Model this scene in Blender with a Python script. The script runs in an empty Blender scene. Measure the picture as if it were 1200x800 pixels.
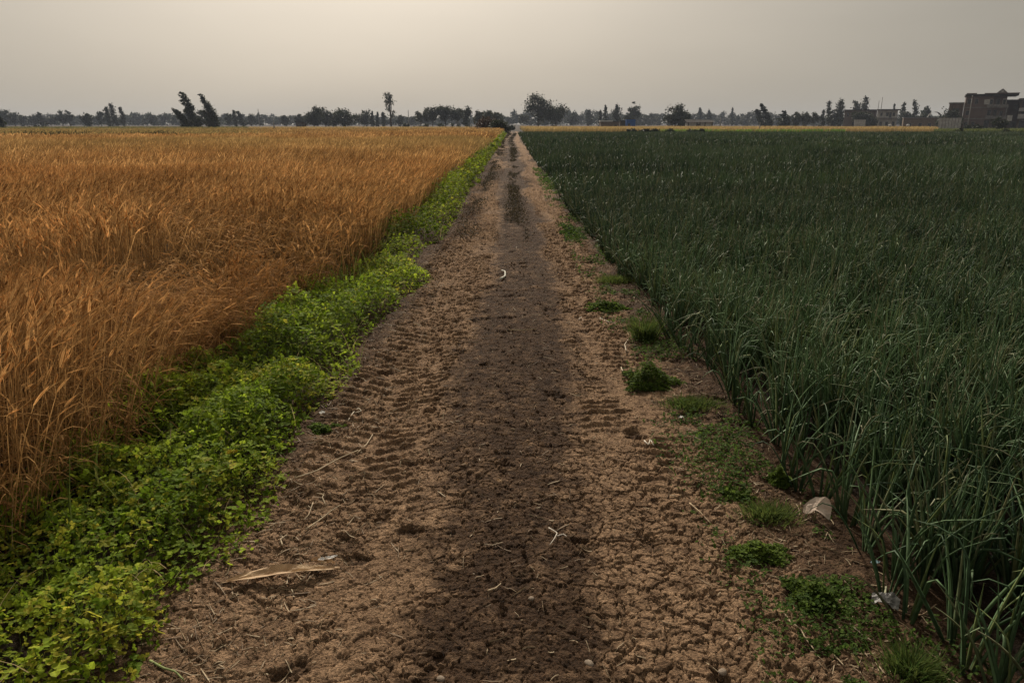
import bpy, bmesh, math, random
import numpy as np

rng = np.random.default_rng(7)
random.seed(7)
C = bpy.context.scene.collection
F, H, HZ = 873.0, 1.7, 145.0            # focal length (photo pixels), eye height, horizon row
P = math.atan((400 - HZ) / F)           # downward pitch
PI = math.pi

# ------------------------------------------------------------------ survey helpers
def ray(px, py):
    dx = (px - 600) / F; dy = -(py - 400) / F
    return (dx, math.cos(P) + dy * math.sin(P), -math.sin(P) + dy * math.cos(P))

def G(px, py, z=0.0):
    d = ray(px, py); t = (z - H) / d[2]
    return d[0] * t, d[1] * t

def XA(px, Y, py=147):
    d = ray(px, py); return d[0] / d[1] * Y

def ZA(py, Y):
    d = ray(600, py); return H + d[2] / d[1] * Y

# ------------------------------------------------------------------ tagging / linking
def tag(o, label=None, cat=None, group=None, kind=None):
    if label: o['label'] = label
    if cat: o['category'] = cat
    if group: o['group'] = group
    if kind: o['kind'] = kind
    return o

def empty(name, loc, label, cat, group=None, rz=0.0):
    o = bpy.data.objects.new(name, None); C.objects.link(o)
    o.location = loc; o.rotation_euler = (0, 0, rz); o.empty_display_size = .2
    return tag(o, label, cat, group)

class MB:
    """collects vertex / face / colour chunks and links them as one mesh object"""
    def __init__(s): s.v = []; s.f4 = []; s.f3 = []; s.c = []; s.n = 0
    def add(s, v, f4=None, f3=None, col=(.5, .5, .5)):
        v = np.asarray(v, dtype=np.float32).reshape(-1, 3)
        col = np.asarray(col, dtype=np.float32)
        if col.ndim == 1: col = np.broadcast_to(col, (len(v), 3))
        s.v.append(v); s.c.append(col)
        if f4 is not None and len(f4): s.f4.append(np.asarray(f4, dtype=np.int64).reshape(-1, 4) + s.n)
        if f3 is not None and len(f3): s.f3.append(np.asarray(f3, dtype=np.int64).reshape(-1, 3) + s.n)
        s.n += len(v)
    def box(s, x0, x1, y0, y1, z0, z1, col=(.5, .5, .5)):
        v = [(x, y, z) for z in (z0, z1) for y in (y0, y1) for x in (x0, x1)]
        s.add(v, [(0, 2, 3, 1), (4, 5, 7, 6), (0, 1, 5, 4), (2, 6, 7, 3), (0, 4, 6, 2), (1, 3, 7, 5)], col=col)
    def tube(s, pts, rad, n=6, col=(.5, .5, .5), cap=True):
        pts = np.asarray(pts, float); m = len(pts); V = []
        for i in range(m):
            t = pts[min(i + 1, m - 1)] - pts[max(i - 1, 0)]; t /= np.linalg.norm(t) + 1e-9
            a = np.cross(t, (0, 0, 1) if abs(t[2]) < .9 else (1, 0, 0)); a /= np.linalg.norm(a); b = np.cross(t, a)
            for k in range(n):
                w = 2 * PI * k / n; V.append(pts[i] + rad[i] * (a * math.cos(w) + b * math.sin(w)))
        f = [(i * n + k, i * n + (k + 1) % n, (i + 1) * n + (k + 1) % n, (i + 1) * n + k) for i in range(m - 1) for k in range(n)]
        f3 = []
        if cap:
            V.append(pts[0]); V.append(pts[-1]); a0, a1 = m * n, m * n + 1
            f3 = [(a0, (k + 1) % n, k) for k in range(n)] + [(a1, (m - 1) * n + k, (m - 1) * n + (k + 1) % n) for k in range(n)]
        s.add(V, f, f3, col)
    def build(s, name, mat, parent=None, smooth=False):
        v = np.concatenate(s.v); c = np.concatenate(s.c)
        f4 = np.concatenate(s.f4) if s.f4 else np.zeros((0, 4), np.int64)
        f3 = np.concatenate(s.f3) if s.f3 else np.zeros((0, 3), np.int64)
        me = bpy.data.meshes.new(name)
        me.vertices.add(len(v)); me.vertices.foreach_set('co', v.ravel())
        nl = f4.size + f3.size; me.loops.add(nl)
        me.loops.foreach_set('vertex_index', np.concatenate([f4.ravel(), f3.ravel()]).astype(np.int32))
        npoly = len(f4) + len(f3); me.polygons.add(npoly)
        st = np.concatenate([np.arange(len(f4)) * 4, f4.size + np.arange(len(f3)) * 3]).astype(np.int32)
        me.polygons.foreach_set('loop_start', st)
        me.polygons.foreach_set('use_smooth', np.full(npoly, smooth, dtype=bool))
        at = me.attributes.new('tint', 'FLOAT_COLOR', 'POINT')
        rgba = np.ones((len(v), 4), np.float32); rgba[:, :3] = c
        at.data.foreach_set('color', rgba.ravel())
        me.update(calc_edges=True); me.validate()
        me.materials.append(mat)
        o = bpy.data.objects.new(name, me); C.objects.link(o)
        if parent is not None: o.parent = parent
        return o

def grid_faces(nr, nc):
    i = np.arange(nr - 1)[:, None] * nc + np.arange(nc - 1)[None, :]
    return np.stack([i, i + 1, i + nc + 1, i + nc], -1).reshape(-1, 4)

# ------------------------------------------------------------------ noise
_T = rng.random((256, 256)).astype(np.float32)
_J = rng.random((256, 256, 2)).astype(np.float32)
def vnoise(x, y):
    xi = np.floor(x).astype(int); yi = np.floor(y).astype(int)
    fx = x - xi; fy = y - yi
    fx = fx * fx * (3 - 2 * fx); fy = fy * fy * (3 - 2 * fy)
    a = _T[xi & 255, yi & 255]; b = _T[(xi + 1) & 255, yi & 255]
    c = _T[xi & 255, (yi + 1) & 255]; d = _T[(xi + 1) & 255, (yi + 1) & 255]
    return (a + (b - a) * fx) * (1 - fy) + (c + (d - c) * fx) * fy
def fbm(x, y, o=4, g=.5):
    s = 0; a = 1; t = 0
    for k in range(o):
        s = s + a * vnoise(x * 2 ** k + 17.3 * k, y * 2 ** k + 31.7 * k); t += a; a *= g
    return s / t
def voro(x, y):
    xi = np.floor(x).astype(int); yi = np.floor(y).astype(int)
    f1 = np.full(x.shape, 9.0); f2 = np.full(x.shape, 9.0); cid = np.zeros(x.shape)
    for i in (-1, 0, 1):
        for j in (-1, 0, 1):
            jj = _J[(xi + i) & 255, (yi + j) & 255]
            d = np.hypot(xi + i + jj[..., 0] - x, yi + j + jj[..., 1] - y)
            near = d < f1
            f2 = np.where(near, f1, np.minimum(f2, d))
            cid = np.where(near, _T[(xi + i) & 255, (yi + j) & 255], cid)
            f1 = np.where(near, d, f1)
    return f1, f2, cid
def sst(a, b, x):
    t = np.clip((x - a) / (b - a), 0, 1); return t * t * (3 - 2 * t)
def mixc(a, b, r):
    r = np.asarray(r)[..., None]; return np.asarray(a) * (1 - r) + np.asarray(b) * r

# ------------------------------------------------------------------ materials
def mat(name): 
    m = bpy.data.materials.new(name); m.use_nodes = True
    nt = m.node_tree; b = nt.nodes['Principled BSDF']; return m, nt, b
def N(nt, t, **k):
    n = nt.nodes.new(t)
    for a, v in k.items(): setattr(n, a, v)
    return n

def leaf_mat(name, rough=.55, trans=.35, spec=.3, var=.35, scale=60., sheen=0):
    """attribute colour of each leaf, fine procedural mottling, light passing through"""
    m, nt, b = mat(name)
    at = N(nt, 'ShaderNodeAttribute', attribute_name='tint')
    ge = N(nt, 'ShaderNodeNewGeometry')
    no = N(nt, 'ShaderNodeTexNoise'); no.inputs['Scale'].default_value = scale; no.inputs['Detail'].default_value = 3
    nt.links.new(ge.outputs['Position'], no.inputs['Vector'])
    mr = N(nt, 'ShaderNodeMapRange'); mr.inputs['From Min'].default_value = .3; mr.inputs['From Max'].default_value = .7
    mr.inputs['To Min'].default_value = 1 - var; mr.inputs['To Max'].default_value = 1 + var
    nt.links.new(no.outputs['Fac'], mr.inputs['Value'])
    mx = N(nt, 'ShaderNodeVectorMath', operation='SCALE')
    nt.links.new(at.outputs['Color'], mx.inputs[0]); nt.links.new(mr.outputs['Result'], mx.inputs['Scale'])
    nt.links.new(mx.outputs['Vector'], b.inputs['Base Color'])
    b.inputs['Roughness'].default_value = rough; b.inputs['Specular IOR Level'].default_value = spec
    tr = N(nt, 'ShaderNodeBsdfTranslucent'); nt.links.new(mx.outputs['Vector'], tr.inputs['Color'])
    ms = N(nt, 'ShaderNodeMixShader'); ms.inputs[0].default_value = trans
    out = nt.nodes['Material Output']
    nt.links.new(b.outputs[0], ms.inputs[1]); nt.links.new(tr.outputs[0], ms.inputs[2]); nt.links.new(ms.outputs[0], out.inputs['Surface'])
    return m

def rough_mat(name, c1, c2, scale=8., rough=.9, bump=.3, detail=6, bscale=None, spec=.2):
    m, nt, b = mat(name)
    tc = N(nt, 'ShaderNodeTexCoord')
    no = N(nt, 'ShaderNodeTexNoise'); no.inputs['Scale'].default_value = scale; no.inputs['Detail'].default_value = detail
    nt.links.new(tc.outputs['Object'], no.inputs['Vector'])
    rp = N(nt, 'ShaderNodeValToRGB'); rp.color_ramp.elements[0].position = .35; rp.color_ramp.elements[1].position = .68
    rp.color_ramp.elements[0].color = (*c1, 1); rp.color_ramp.elements[1].color = (*c2, 1)
    nt.links.new(no.outputs['Fac'], rp.inputs[0]); nt.links.new(rp.outputs[0], b.inputs['Base Color'])
    b.inputs['Roughness'].default_value = rough; b.inputs['Specular IOR Level'].default_value = spec
    if bump:
        n2 = N(nt, 'ShaderNodeTexNoise'); n2.inputs['Scale'].default_value = bscale or scale * 4; n2.inputs['Detail'].default_value = 4
        nt.links.new(tc.outputs['Object'], n2.inputs['Vector'])
        bp = N(nt, 'ShaderNodeBump'); bp.inputs['Strength'].default_value = bump; bp.inputs['Distance'].default_value = .02
        nt.links.new(n2.outputs['Fac'], bp.inputs['Height']); nt.links.new(bp.outputs[0], b.inputs['Normal'])
    return m

def brick_mat(name, c1, c2, mortar, scale=1.0):
    m, nt, b = mat(name)
    tc = N(nt, 'ShaderNodeTexCoord')
    mp = N(nt, 'ShaderNodeMapping'); mp.inputs['Rotation'].default_value = (PI / 2, 0, 0)
    nt.links.new(tc.outputs['Object'], mp.inputs['Vector'])
    br = N(nt, 'ShaderNodeTexBrick'); br.inputs['Scale'].default_value = scale
    br.inputs['Color1'].default_value = (*c1, 1); br.inputs['Color2'].default_value = (*c2, 1); br.inputs['Mortar'].default_value = (*mortar, 1)
    br.inputs['Mortar Size'].default_value = .012; br.inputs['Brick Width'].default_value = .25; br.inputs['Row Height'].default_value = .075
    nt.links.new(mp.outputs[0], br.inputs['Vector'])
    no = N(nt, 'ShaderNodeTexNoise'); no.inputs['Scale'].default_value = .6; no.inputs['Detail'].default_value = 5
    nt.links.new(tc.outputs['Object'], no.inputs['Vector'])
    mr = N(nt, 'ShaderNodeMapRange'); mr.inputs['To Min'].default_value = .55; mr.inputs['To Max'].default_value = 1.35
    nt.links.new(no.outputs['Fac'], mr.inputs['Value'])
    sc = N(nt, 'ShaderNodeVectorMath', operation='SCALE'); nt.links.new(br.outputs['Color'], sc.inputs[0]); nt.links.new(mr.outputs[0], sc.inputs['Scale'])
    nt.links.new(sc.outputs[0], b.inputs['Base Color']); b.inputs['Roughness'].default_value = .92
    return m

M = {}
M['wheat'] = leaf_mat('ripe_wheat', .85, .35, .03, .35, 25.)
M['onion'] = leaf_mat('onion_leaf', .6, .12, .22, .3, 35.)
M['verge'] = leaf_mat('verge_leaf', .7, .5, .08, .3, 90.)
M['crown'] = leaf_mat('tree_leaf', .6, .2, .25, .3, .4)
M['straw'] = leaf_mat('dry_straw', .7, .15, .2, .3, 60.)
M['crumb'] = leaf_mat('soil_crumb', .95, .0, .1, .35, 90.)
M['bark'] = rough_mat('bark', (.05, .04, .032), (.12, .095, .075), 5., .95, .5)
M['plaster'] = rough_mat('weathered_plaster', (.34, .32, .29), (.56, .54, .5), 1.3, .9, .2)
M['concrete'] = rough_mat('raw_concrete', (.13, .12, .11), (.26, .245, .225), 1.6, .93, .3)
M['darkroof'] = rough_mat('dark_thatch', (.02, .018, .016), (.06, .05, .042), 3., .95, .5)
M['whiteroof'] = rough_mat('white_sheet_roof', (.5, .49, .47), (.72, .71, .69), 1., .7, .1)
M['brick'] = brick_mat('red_brick', (.16, .095, .074), (.115, .070, .056), (.15, .132, .12))
M['dullbrick'] = brick_mat('dull_brick', (.14, .09, .07), (.10, .065, .052), (.13, .115, .1))
M['mudwall'] = rough_mat('mud_wall', (.12, .085, .06), (.2, .15, .11), 2., .95, .4)
M['glass'] = rough_mat('dark_window', (.012, .013, .015), (.03, .032, .036), 2., .25, 0, spec=.5)
M['wood'] = rough_mat('old_wood', (.05, .037, .028), (.12, .09, .065), 6., .9, .3)
M['blue'] = rough_mat('blue_painted_metal', (.018, .075, .26), (.03, .11, .36), 2., .55, .1)
M['pole'] = rough_mat('grey_pole', (.2, .19, .175), (.32, .3, .28), 5., .8, .1)
M['paper'] = rough_mat('crumpled_paper', (.5, .39, .31), (.68, .56, .47), 30., .85, .2, spec=.2)
M['foil'] = rough_mat('dirty_wrapper', (.12, .115, .11), (.5, .48, .46), 55., .5, .5, spec=.4)
M['white'] = rough_mat('white_scrap', (.55, .53, .5), (.75, .73, .7), 40., .8, .1)
M['pale_blue'] = rough_mat('pale_blue_plastic', (.3, .42, .45), (.42, .55, .58), 40., .5, .1)
M['stone'] = rough_mat('pebble', (.17, .13, .095), (.32, .26, .2), 60., .85, .2)
M['husk'] = rough_mat('dry_husk', (.36, .235, .13), (.55, .39, .23), 22., .7, .25, spec=.25)

def soil_mat(name, path):
    m, nt, b = mat(name)
    ge = N(nt, 'ShaderNodeNewGeometry')
    def noise(scale, det=6, rough=.6):
        n = N(nt, 'ShaderNodeTexNoise'); n.inputs['Scale'].default_value = scale; n.inputs['Detail'].default_value = det; n.inputs['Roughness'].default_value = rough
        nt.links.new(ge.outputs['Position'], n.inputs['Vector']); return n
    n1 = noise(14, 8, .65); n2 = noise(120, 5); n3 = noise(2.2, 4)
    def ramp(a, b_, pa, pb, src):
        r = N(nt, 'ShaderNodeValToRGB'); r.color_ramp.elements[0].position = pa; r.color_ramp.elements[1].position = pb
        r.color_ramp.elements[0].color = (*a, 1); r.color_ramp.elements[1].color = (*b_, 1); nt.links.new(src.outputs['Fac'], r.inputs[0]); return r
    humus = ramp((.028, .016, .009), (.112, .066, .038), .3, .72, n1) if path else ramp((.016, .011, .008), (.06, .04, .027), .3, .72, n1)
    if path:
        clay = ramp((.115, .067, .038), (.42, .272, .162), .28, .72, n1)
        at = N(nt, 'ShaderNodeAttribute', attribute_name='tint'); sp = N(nt, 'ShaderNodeSeparateColor'); nt.links.new(at.outputs['Color'], sp.inputs[0])
        mx = N(nt, 'ShaderNodeMix', data_type='RGBA')
        nt.links.new(sp.outputs[0], mx.inputs[0]); nt.links.new(humus.outputs[0], mx.inputs[6]); nt.links.new(clay.outputs[0], mx.inputs[7])
        src = mx.outputs[2]
    else:
        src = humus.outputs[0]
    mr = N(nt, 'ShaderNodeMapRange'); mr.inputs['From Min'].default_value = .3; mr.inputs['From Max'].default_value = .7
    mr.inputs['To Min'].default_value = .28; mr.inputs['To Max'].default_value = 1.75; nt.links.new(n2.outputs['Fac'], mr.inputs['Value'])
    sc = N(nt, 'ShaderNodeVectorMath', operation='SCALE'); nt.links.new(src, sc.inputs[0]); nt.links.new(mr.outputs[0], sc.inputs['Scale'])
    nt.links.new(sc.outputs[0], b.inputs['Base Color'])
    b.inputs['Roughness'].default_value = .95; b.inputs['Specular IOR Level'].default_value = .12
    bp = N(nt, 'ShaderNodeBump'); bp.inputs['Strength'].default_value = 1.0; bp.inputs['Distance'].default_value = .02
    ad = N(nt, 'ShaderNodeMath', operation='ADD'); nt.links.new(n2.outputs['Fac'], ad.inputs[0])
    n4 = noise(45, 6, .7); nt.links.new(n4.outputs['Fac'], ad.inputs[1])
    nt.links.new(ad.outputs[0], bp.inputs['Height']); nt.links.new(bp.outputs[0], b.inputs['Normal'])
    return m
M['soil'] = soil_mat('field_soil', False)
M['path'] = soil_mat('track_soil', True)

# ------------------------------------------------------------------ ground and track
mb = MB()
mb.add([(-1400, -80, 0), (1400, -80, 0), (1400, 1700, 0), (-1400, 1700, 0)], [(0, 1, 2, 3)], col=(.1, .07, .05))
tag(mb.build('ground', M['soil']), kind='structure')

def track_mid(y):                       # the far end of the track wanders a little
    return .22 * np.sin(y / 17.0) * sst(25, 70, y) + .25 * sst(60, 150, y)

def track(x, y):
    """height and dryness of the track surface"""
    xx = x - track_mid(y)
    wx = xx + .22 * (fbm(xx * 2.3 + 5, y * 1.1, 3) - .5) + .34 * (fbm(xx * .5 + 25, y * .33 + 7, 3) - .5)
    n = fbm(xx * 9, y * 9, 4); n2 = fbm(xx * 34 + 9, y * 34, 3); n3 = vnoise(xx * 105, y * 105)
    left = np.exp(-((wx + .66) / .33) ** 2); right = np.exp(-((wx - .72) / .31) ** 2)
    far = sst(7, 22, y)
    centre = np.exp(-((wx - .08) / (.20 - .03 * far)) ** 2)
    edge = sst(.98, 1.32, np.abs(wx - .05) + .18 * (n - .5))
    dry = np.clip((1.12 - .62 * far) * left + 1.1 * right - (.62 + .45 * far) * centre, 0, 1)
    near = 1 - sst(2.2, 5.0, y)
    dry = np.clip(dry + near * (.14 + .24 * sst(.06, .35, np.abs(wx - .1))), 0, 1)
    pat = fbm(xx * 2.6 + 40, y * 2.2, 5, .62)
    mid = fbm(xx * 1.3 + 12, y * .8 + 3, 4)
    dry = np.clip(dry * (.7 + .95 * (pat - .2)) + .19 * (1 - far) + .9 * (n - .55) + .9 * (n2 - .5) + (.4 + .5 * far) * (mid - .5), 0, 1)
    patch = fbm(xx * 2.4 + 70, y * .42 + 5, 4)
    dry = dry * (1 - far * (.85 * sst(.45, .8, -wx) + .55 * sst(.95, 1.1, wx)))
    dry = np.clip(dry + far * 2.2 * (patch - .52) * (1 - .8 * centre), 0, 1)
    dry = sst(.04, 1.0, dry)
    dry = dry * (1 - .62 * edge) * (1 - .85 * sst(1.22, 1.45, np.abs(xx)))
    # wheel ruts with lug prints pressed into them
    z = .055 - .026 * (left + right) + .010 * centre
    wob = 2.2 * fbm(xx * 4, y * 4, 3)
    def lugs(c, sgn, w=.25, pitch=.10):
        u = (y + sgn * .35 * (xx - c) + .11 * wob * .4) / pitch
        s = np.abs((u % 1) - .5) * 2
        keep = sst(.22, .40, fbm(xx * 1.5 + c * 9, y * .9, 3)) * sst(w, w * .6, np.abs(wx - c)) * (.25 + .75 * sst(2.7, 3.5, y))
        brk = sst(.30, .5, fbm(xx * 14 + 3 * c, y * 14, 3))
        return keep * brk * (.65 + .35 * sst(.35, .65, n2)) * sst(.3, .85, s)
    lug = lugs(-.84, 1) + lugs(-.5, -1, .2, .085) + lugs(.58, -1, .22, .09) + lugs(.86, 1, .22, .11)
    # clods and churned soil
    ro = (.42 + .15 * centre + .5 * edge + .35 * (1 - dry)) * (1 + 1.1 * sst(3.5, 14, y))
    z = z + far * .10 * (patch - .5) - far * .05 * centre
    z = z + .021 * lug * (1 + sst(5, 14, y))
    dry = np.clip(dry + .22 * (lug - .35) * (1 - edge), 0, 1)  # print ridges coloured paler, gaps darker, to strengthen the relief
    z = z + ro * (.017 * (n - .5) + .012 * (n2 - .5) + .006 * (n3 - .5)) + .022 * (fbm(xx * 3, y * 3, 3) - .5)
    f1, f2, cid = voro(xx * 21 + .9 * n2 + 3, y * 21 + .9 * n)
    z = z + (.2 + ro) * .008 * (cid - .4) * sst(.0, .3, f2 - f1) * sst(.45, .7, fbm(xx * 2.2 + 33, y * 2.2, 3))
    # drying cracks: small plates inside larger ones
    cx = xx * 19 + 1.3 * n + .6 * n2; cy = y * 19 + 1.3 * fbm(xx * 9 + 70, y * 9, 3) + .3 * n3
    f1, f2, cid = voro(cx, cy)
    g1, g2, gid = voro(cx * .37 + 11, cy * .37 + 5)
    where = (.35 + .65 * sst(.30, .48, fbm(xx * 1.7 + 60, y * 1.7, 3))) * (.4 + .6 * sst(.15, .5, dry)) * (1 - .5 * edge)
    cr = (1 - sst(.02, .11, f2 - f1)) * where * .8 + (1 - sst(.02, .06, g2 - g1)) * (.12 + .6 * where)
    z = z - .016 * np.clip(cr, 0, 1) + where * (.005 * (cid - .5) + .008 * (gid - .5))
    # hoof and foot holes, scattered
    h1, _, hid = voro(xx * 4.4 + 8, y * 3.8 + 4)
    hole = (1 - sst(.08, .30, h1 + .55 * (n - .5) + .3 * (n2 - .5))) * (hid > .78)
    z = z - .02 * hole * (1 + .8 * (n2 - .5)); dry = dry * (1 - .7 * hole)  # holes also take the darker soil colour
    # the sides drop under the plants
    z = z * (1 - sst(1.2, 1.72, np.abs(xx - .06))) - .03 * sst(1.45, 1.75, np.abs(xx - .06))
    return z, dry

ys = [1.15]
while ys[-1] < 168: ys.append(ys[-1] + max(.0040, .0026 * ys[-1] - .0045))
ys = np.array(ys)
t = np.linspace(-1, 1, 720); xs = .06 + 1.78 * (.8 * t + .2 * t ** 3)
Xg, Yg = np.meshgrid(xs, ys); Xg = Xg + track_mid(Yg)
Zg, dry = track(Xg, Yg)
mb = MB()
mb.add(np.stack([Xg, Yg, Zg], -1), grid_faces(len(ys), len(xs)), col=np.stack([dry, dry, dry], -1).reshape(-1, 3))
tag(mb.build('path', M['path'], smooth=True), kind='structure')
def zt(x, y):
    z, _ = track(np.atleast_1d(np.float64(x)), np.atleast_1d(np.float64(y))); return float(max(z[0], 0))

# ------------------------------------------------------------------ blades
def curve_pts(base, az, lean, bend, L, segs, fold=None, foldat=None, power=1.5):
    n = len(base); p = np.empty((n, segs + 1, 3)); p[:, 0] = base
    th = np.empty((n, segs))
    for k in range(segs):
        tt = (k + .5) / segs; a = lean + bend * tt ** power
        if fold is not None: a = a + fold * sst(foldat - .16, foldat + .16, tt)
        th[:, k] = a; ca, sa = np.cos(a), np.sin(a)
        st = (L / segs)[:, None] * np.stack([sa * np.cos(az), sa * np.sin(az), ca], -1)
        p[:, k + 1] = p[:, k] + st
    p[:, :, 2] = np.maximum(p[:, :, 2], .012)
    return p
def ribbon(mb, p, side_az, width, prof, col, col2=None):
    n, m, _ = p.shape
    s = np.stack([np.cos(side_az), np.sin(side_az), np.zeros(n)], -1)[:, None, :] * (.5 * width[:, None] * np.asarray(prof)[None, :])[..., None]
    v = np.stack([p - s, p + s], 2)
    i = (np.arange(n)[:, None] * m + np.arange(m - 1)[None, :]) * 2
    f = np.stack([i, i + 1, i + 3, i + 2], -1).reshape(-1, 4)
    c = np.repeat(col[:, None, :], m, 1)
    if col2 is not None: c = c + (col2 - col)[:, None, :] * np.linspace(0, 1, m)[None, :, None]
    mb.add(v, f, col=np.repeat(c[:, :, None, :], 2, 2).reshape(-1, 3))
def stalk_tube(mb, p, rad, prof, col, col2):
    n, m, _ = p.shape
    tan = np.gradient(p, axis=1); tan /= np.linalg.norm(tan, axis=-1, keepdims=True) + 1e-9
    ref = np.zeros_like(tan); ref[..., 0] = .3; ref[..., 1] = 1.
    a = np.cross(tan, ref); a /= np.linalg.norm(a, axis=-1, keepdims=True) + 1e-9; b = np.cross(tan, a)
    r = (rad[:, None] * np.asarray(prof)[None, :])[..., None]
    ring = [p + r * (a * math.cos(w) + b * math.sin(w)) for w in (0, 2 * PI / 3, 4 * PI / 3)]
    v = np.stack(ring, 2)
    i = (np.arange(n)[:, None] * m + np.arange(m - 1)[None, :]) * 3
    f = np.concatenate([np.stack([i + k, i + (k + 1) % 3, i + 3 + (k + 1) % 3, i + 3 + k], -1).reshape(-1, 4) for k in range(3)])
    c = col[:, None, :] + (col2 - col)[:, None, :] * np.linspace(0, 1, m)[None, :, None]
    mb.add(v, f, col=np.repeat(c[:, :, None, :], 3, 2).reshape(-1, 3))

def scatter(y0, y1, dens, xlo, xhi):
    """random points between two depth rows; xlo / xhi are functions of y"""
    yy = np.linspace(y0, y1, 200); A = np.trapz(np.maximum(xhi(yy) - xlo(yy), 0), yy); n = int(A * dens)
    cdf = np.cumsum(np.maximum(xhi(yy) - xlo(yy), 0)); cdf /= cdf[-1]
    y = np.interp(rng.random(n), cdf, yy); x = xlo(y) + rng.random(n) * (xhi(y) - xlo(y))
    return x, y

# ------------------------------------------------------------------ wheat
wl = lambda y: -(.76 * y + 4.0)
wr = lambda y: -2.06 + .36 * (fbm(y * .9, y * 0 + 3, 3) - .5) + .30 * sst(3.5, 8, y) + .30 * sst(10, 50, y)
def wheat_col(x, y, n):
    big = fbm(x * .035 + 3, y * .05 + 1, 4); sm = fbm(x * .5, y * .35, 3)
    c = mixc((.29, .145, .050), (.60, .352, .140), np.clip(.3 + 1.7 * (sm - .5) + .7 * rng.random(n) - .25, 0, 1))
    c = c * (.8 + .8 * (fbm(x * .22 + 7, y * .12 + 3, 4) - .3))[:, None]
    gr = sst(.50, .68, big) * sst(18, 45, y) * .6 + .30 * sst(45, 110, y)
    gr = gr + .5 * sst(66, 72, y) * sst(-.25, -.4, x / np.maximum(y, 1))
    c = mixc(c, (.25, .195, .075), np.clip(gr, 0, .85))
    return c * (.6 + .8 * rng.random(n))[:, None]

def lean_field(x, y):
    a = fbm(x * .35 + 9, y * .35 + 2, 3); b = fbm(x * .7 + 60, y * .7 + 8, 3)
    lodged = sst(.48, .62, b) * (1 - sst(6, 12, y)) * .95
    az = 3.6 * (a - .5) - .15
    return az, lodged

def wheat_block(mb, y0, y1, dens, lod, xlo=wl, xhi=wr, hgt=.83, colf=wheat_col, skip=None):
    x, y = scatter(y0, y1, dens, xlo, xhi)
    if skip is not None: k = ~skip(x, y); x, y = x[k], y[k]
    k = rng.random(len(x)) < .25 + 1.1 * sst(.32, .55, fbm(x * (1.5 if lod < 2 else .45) + 50, y * (1.2 if lod < 2 else .22) + 4, 3)); x, y = x[k], y[k]
    n = len(x); az, lod_ = lean_field(x, y)
    az = az + rng.normal(0, .9, n)
    edge = np.exp(-(xhi(y) - x) / .35)
    lean = np.abs(rng.normal(.07, .08, n)) + lod_ * (1 - edge) * (.45 + .5 * rng.random(n)) + .12 * edge * rng.random(n)
    L = hgt * (.82 + .28 * rng.random(n)) * (1 - .42 * edge * rng.random(n)) * (.80 + .38 * fbm(x * .45, y * .3, 3) + .24 * (fbm(x * .11 + 5, y * .06, 2) - .5))
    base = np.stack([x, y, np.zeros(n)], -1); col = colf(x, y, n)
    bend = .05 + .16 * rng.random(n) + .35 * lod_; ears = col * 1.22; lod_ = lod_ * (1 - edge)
    dark = col * np.array([.46, .5, .52])  # stem feet darkened in colour for the shade in the gaps
    if lod == 0:
        p = curve_pts(base, az, lean, bend, L, 5); sa = rng.random(n) * PI
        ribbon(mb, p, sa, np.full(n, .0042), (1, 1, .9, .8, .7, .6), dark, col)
        ea = lean + bend + .1 + .75 * rng.random(n); EL = .075 + .03 * rng.random(n)
        q = curve_pts(p[:, -1], az, ea, .45 * rng.random(n), EL, 3)
        for k in (0, 1): ribbon(mb, q, sa + k * PI / 2, np.full(n, .0125), (.5, 1, .9, .25), ears)
        for k in range(5):
            st = q[:, 1 + (k % 3)]; m_ = .075 + .04 * rng.random(n)
            aw = curve_pts(st, az + rng.normal(0, .45, n), ea + .25 + rng.normal(0, .28, n), np.zeros(n), m_, 1)
            ribbon(mb, aw, rng.random(n) * PI, np.full(n, .0019), (1, .3), col * 1.12)
        for k in range(3):
            h = .12 + .62 * rng.random(n); i = np.clip((h * 5).astype(int), 0, 4)
            st = p[np.arange(n), i]; LL = .14 + .2 * rng.random(n); la = rng.random(n) * 2 * PI
            lf = curve_pts(st, la, .35 + .6 * rng.random(n), 1.2 + 1.5 * rng.random(n), LL, 4)
            ribbon(mb, lf, la + PI / 2 + rng.normal(0, .5, n), .004 + .005 * rng.random(n), (.6, 1, .9, .6, .1), col * (.65 + .5 * rng.random(n))[:, None])
    elif lod == 1:
        p = curve_pts(base, az, lean, bend, L, 3); sa = rng.random(n) * PI
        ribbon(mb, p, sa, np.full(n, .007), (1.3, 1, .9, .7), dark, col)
        ea = lean + bend + .1 + .7 * rng.random(n)
        q = curve_pts(p[:, -1], az, ea, .5 * rng.random(n), .10 + .04 * rng.random(n), 2)
        for k in (0, 1): ribbon(mb, q, sa + k * PI / 2, np.full(n, .018), (.5, 1, .2), ears)
        for k in range(2):
            aw = curve_pts(q[:, 1], az + rng.normal(0, .5, n), ea + .2 + rng.normal(0, .3, n), np.zeros(n), .10 + .05 * rng.random(n), 1)
            ribbon(mb, aw, rng.random(n) * PI, np.full(n, .006), (1, .3), col * 1.1)
        st = p[:, 1]; la = rng.random(n) * 2 * PI
        lf = curve_pts(st, la, .35 + .6 * rng.random(n), 1.3 * rng.random(n) + .8, .10 + .16 * rng.random(n), 2)
        ribbon(mb, lf, la + PI / 2, .007 + .005 * rng.random(n), (.7, 1, .1), col * (.45 + .4 * rng.random(n))[:, None])
    else:
        w = .018 if lod == 2 else .06
        p = curve_pts(base, az, lean, bend, L, 2); sa = rng.random(n) * PI
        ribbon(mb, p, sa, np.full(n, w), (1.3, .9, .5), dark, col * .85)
        q = curve_pts(p[:, -1], az, lean + bend + .2 + .6 * rng.random(n), np.zeros(n), .13 + .06 * rng.random(n), 1)
        ribbon(mb, q, sa, np.full(n, w * 1.5), (1, .25), ears)

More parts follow.
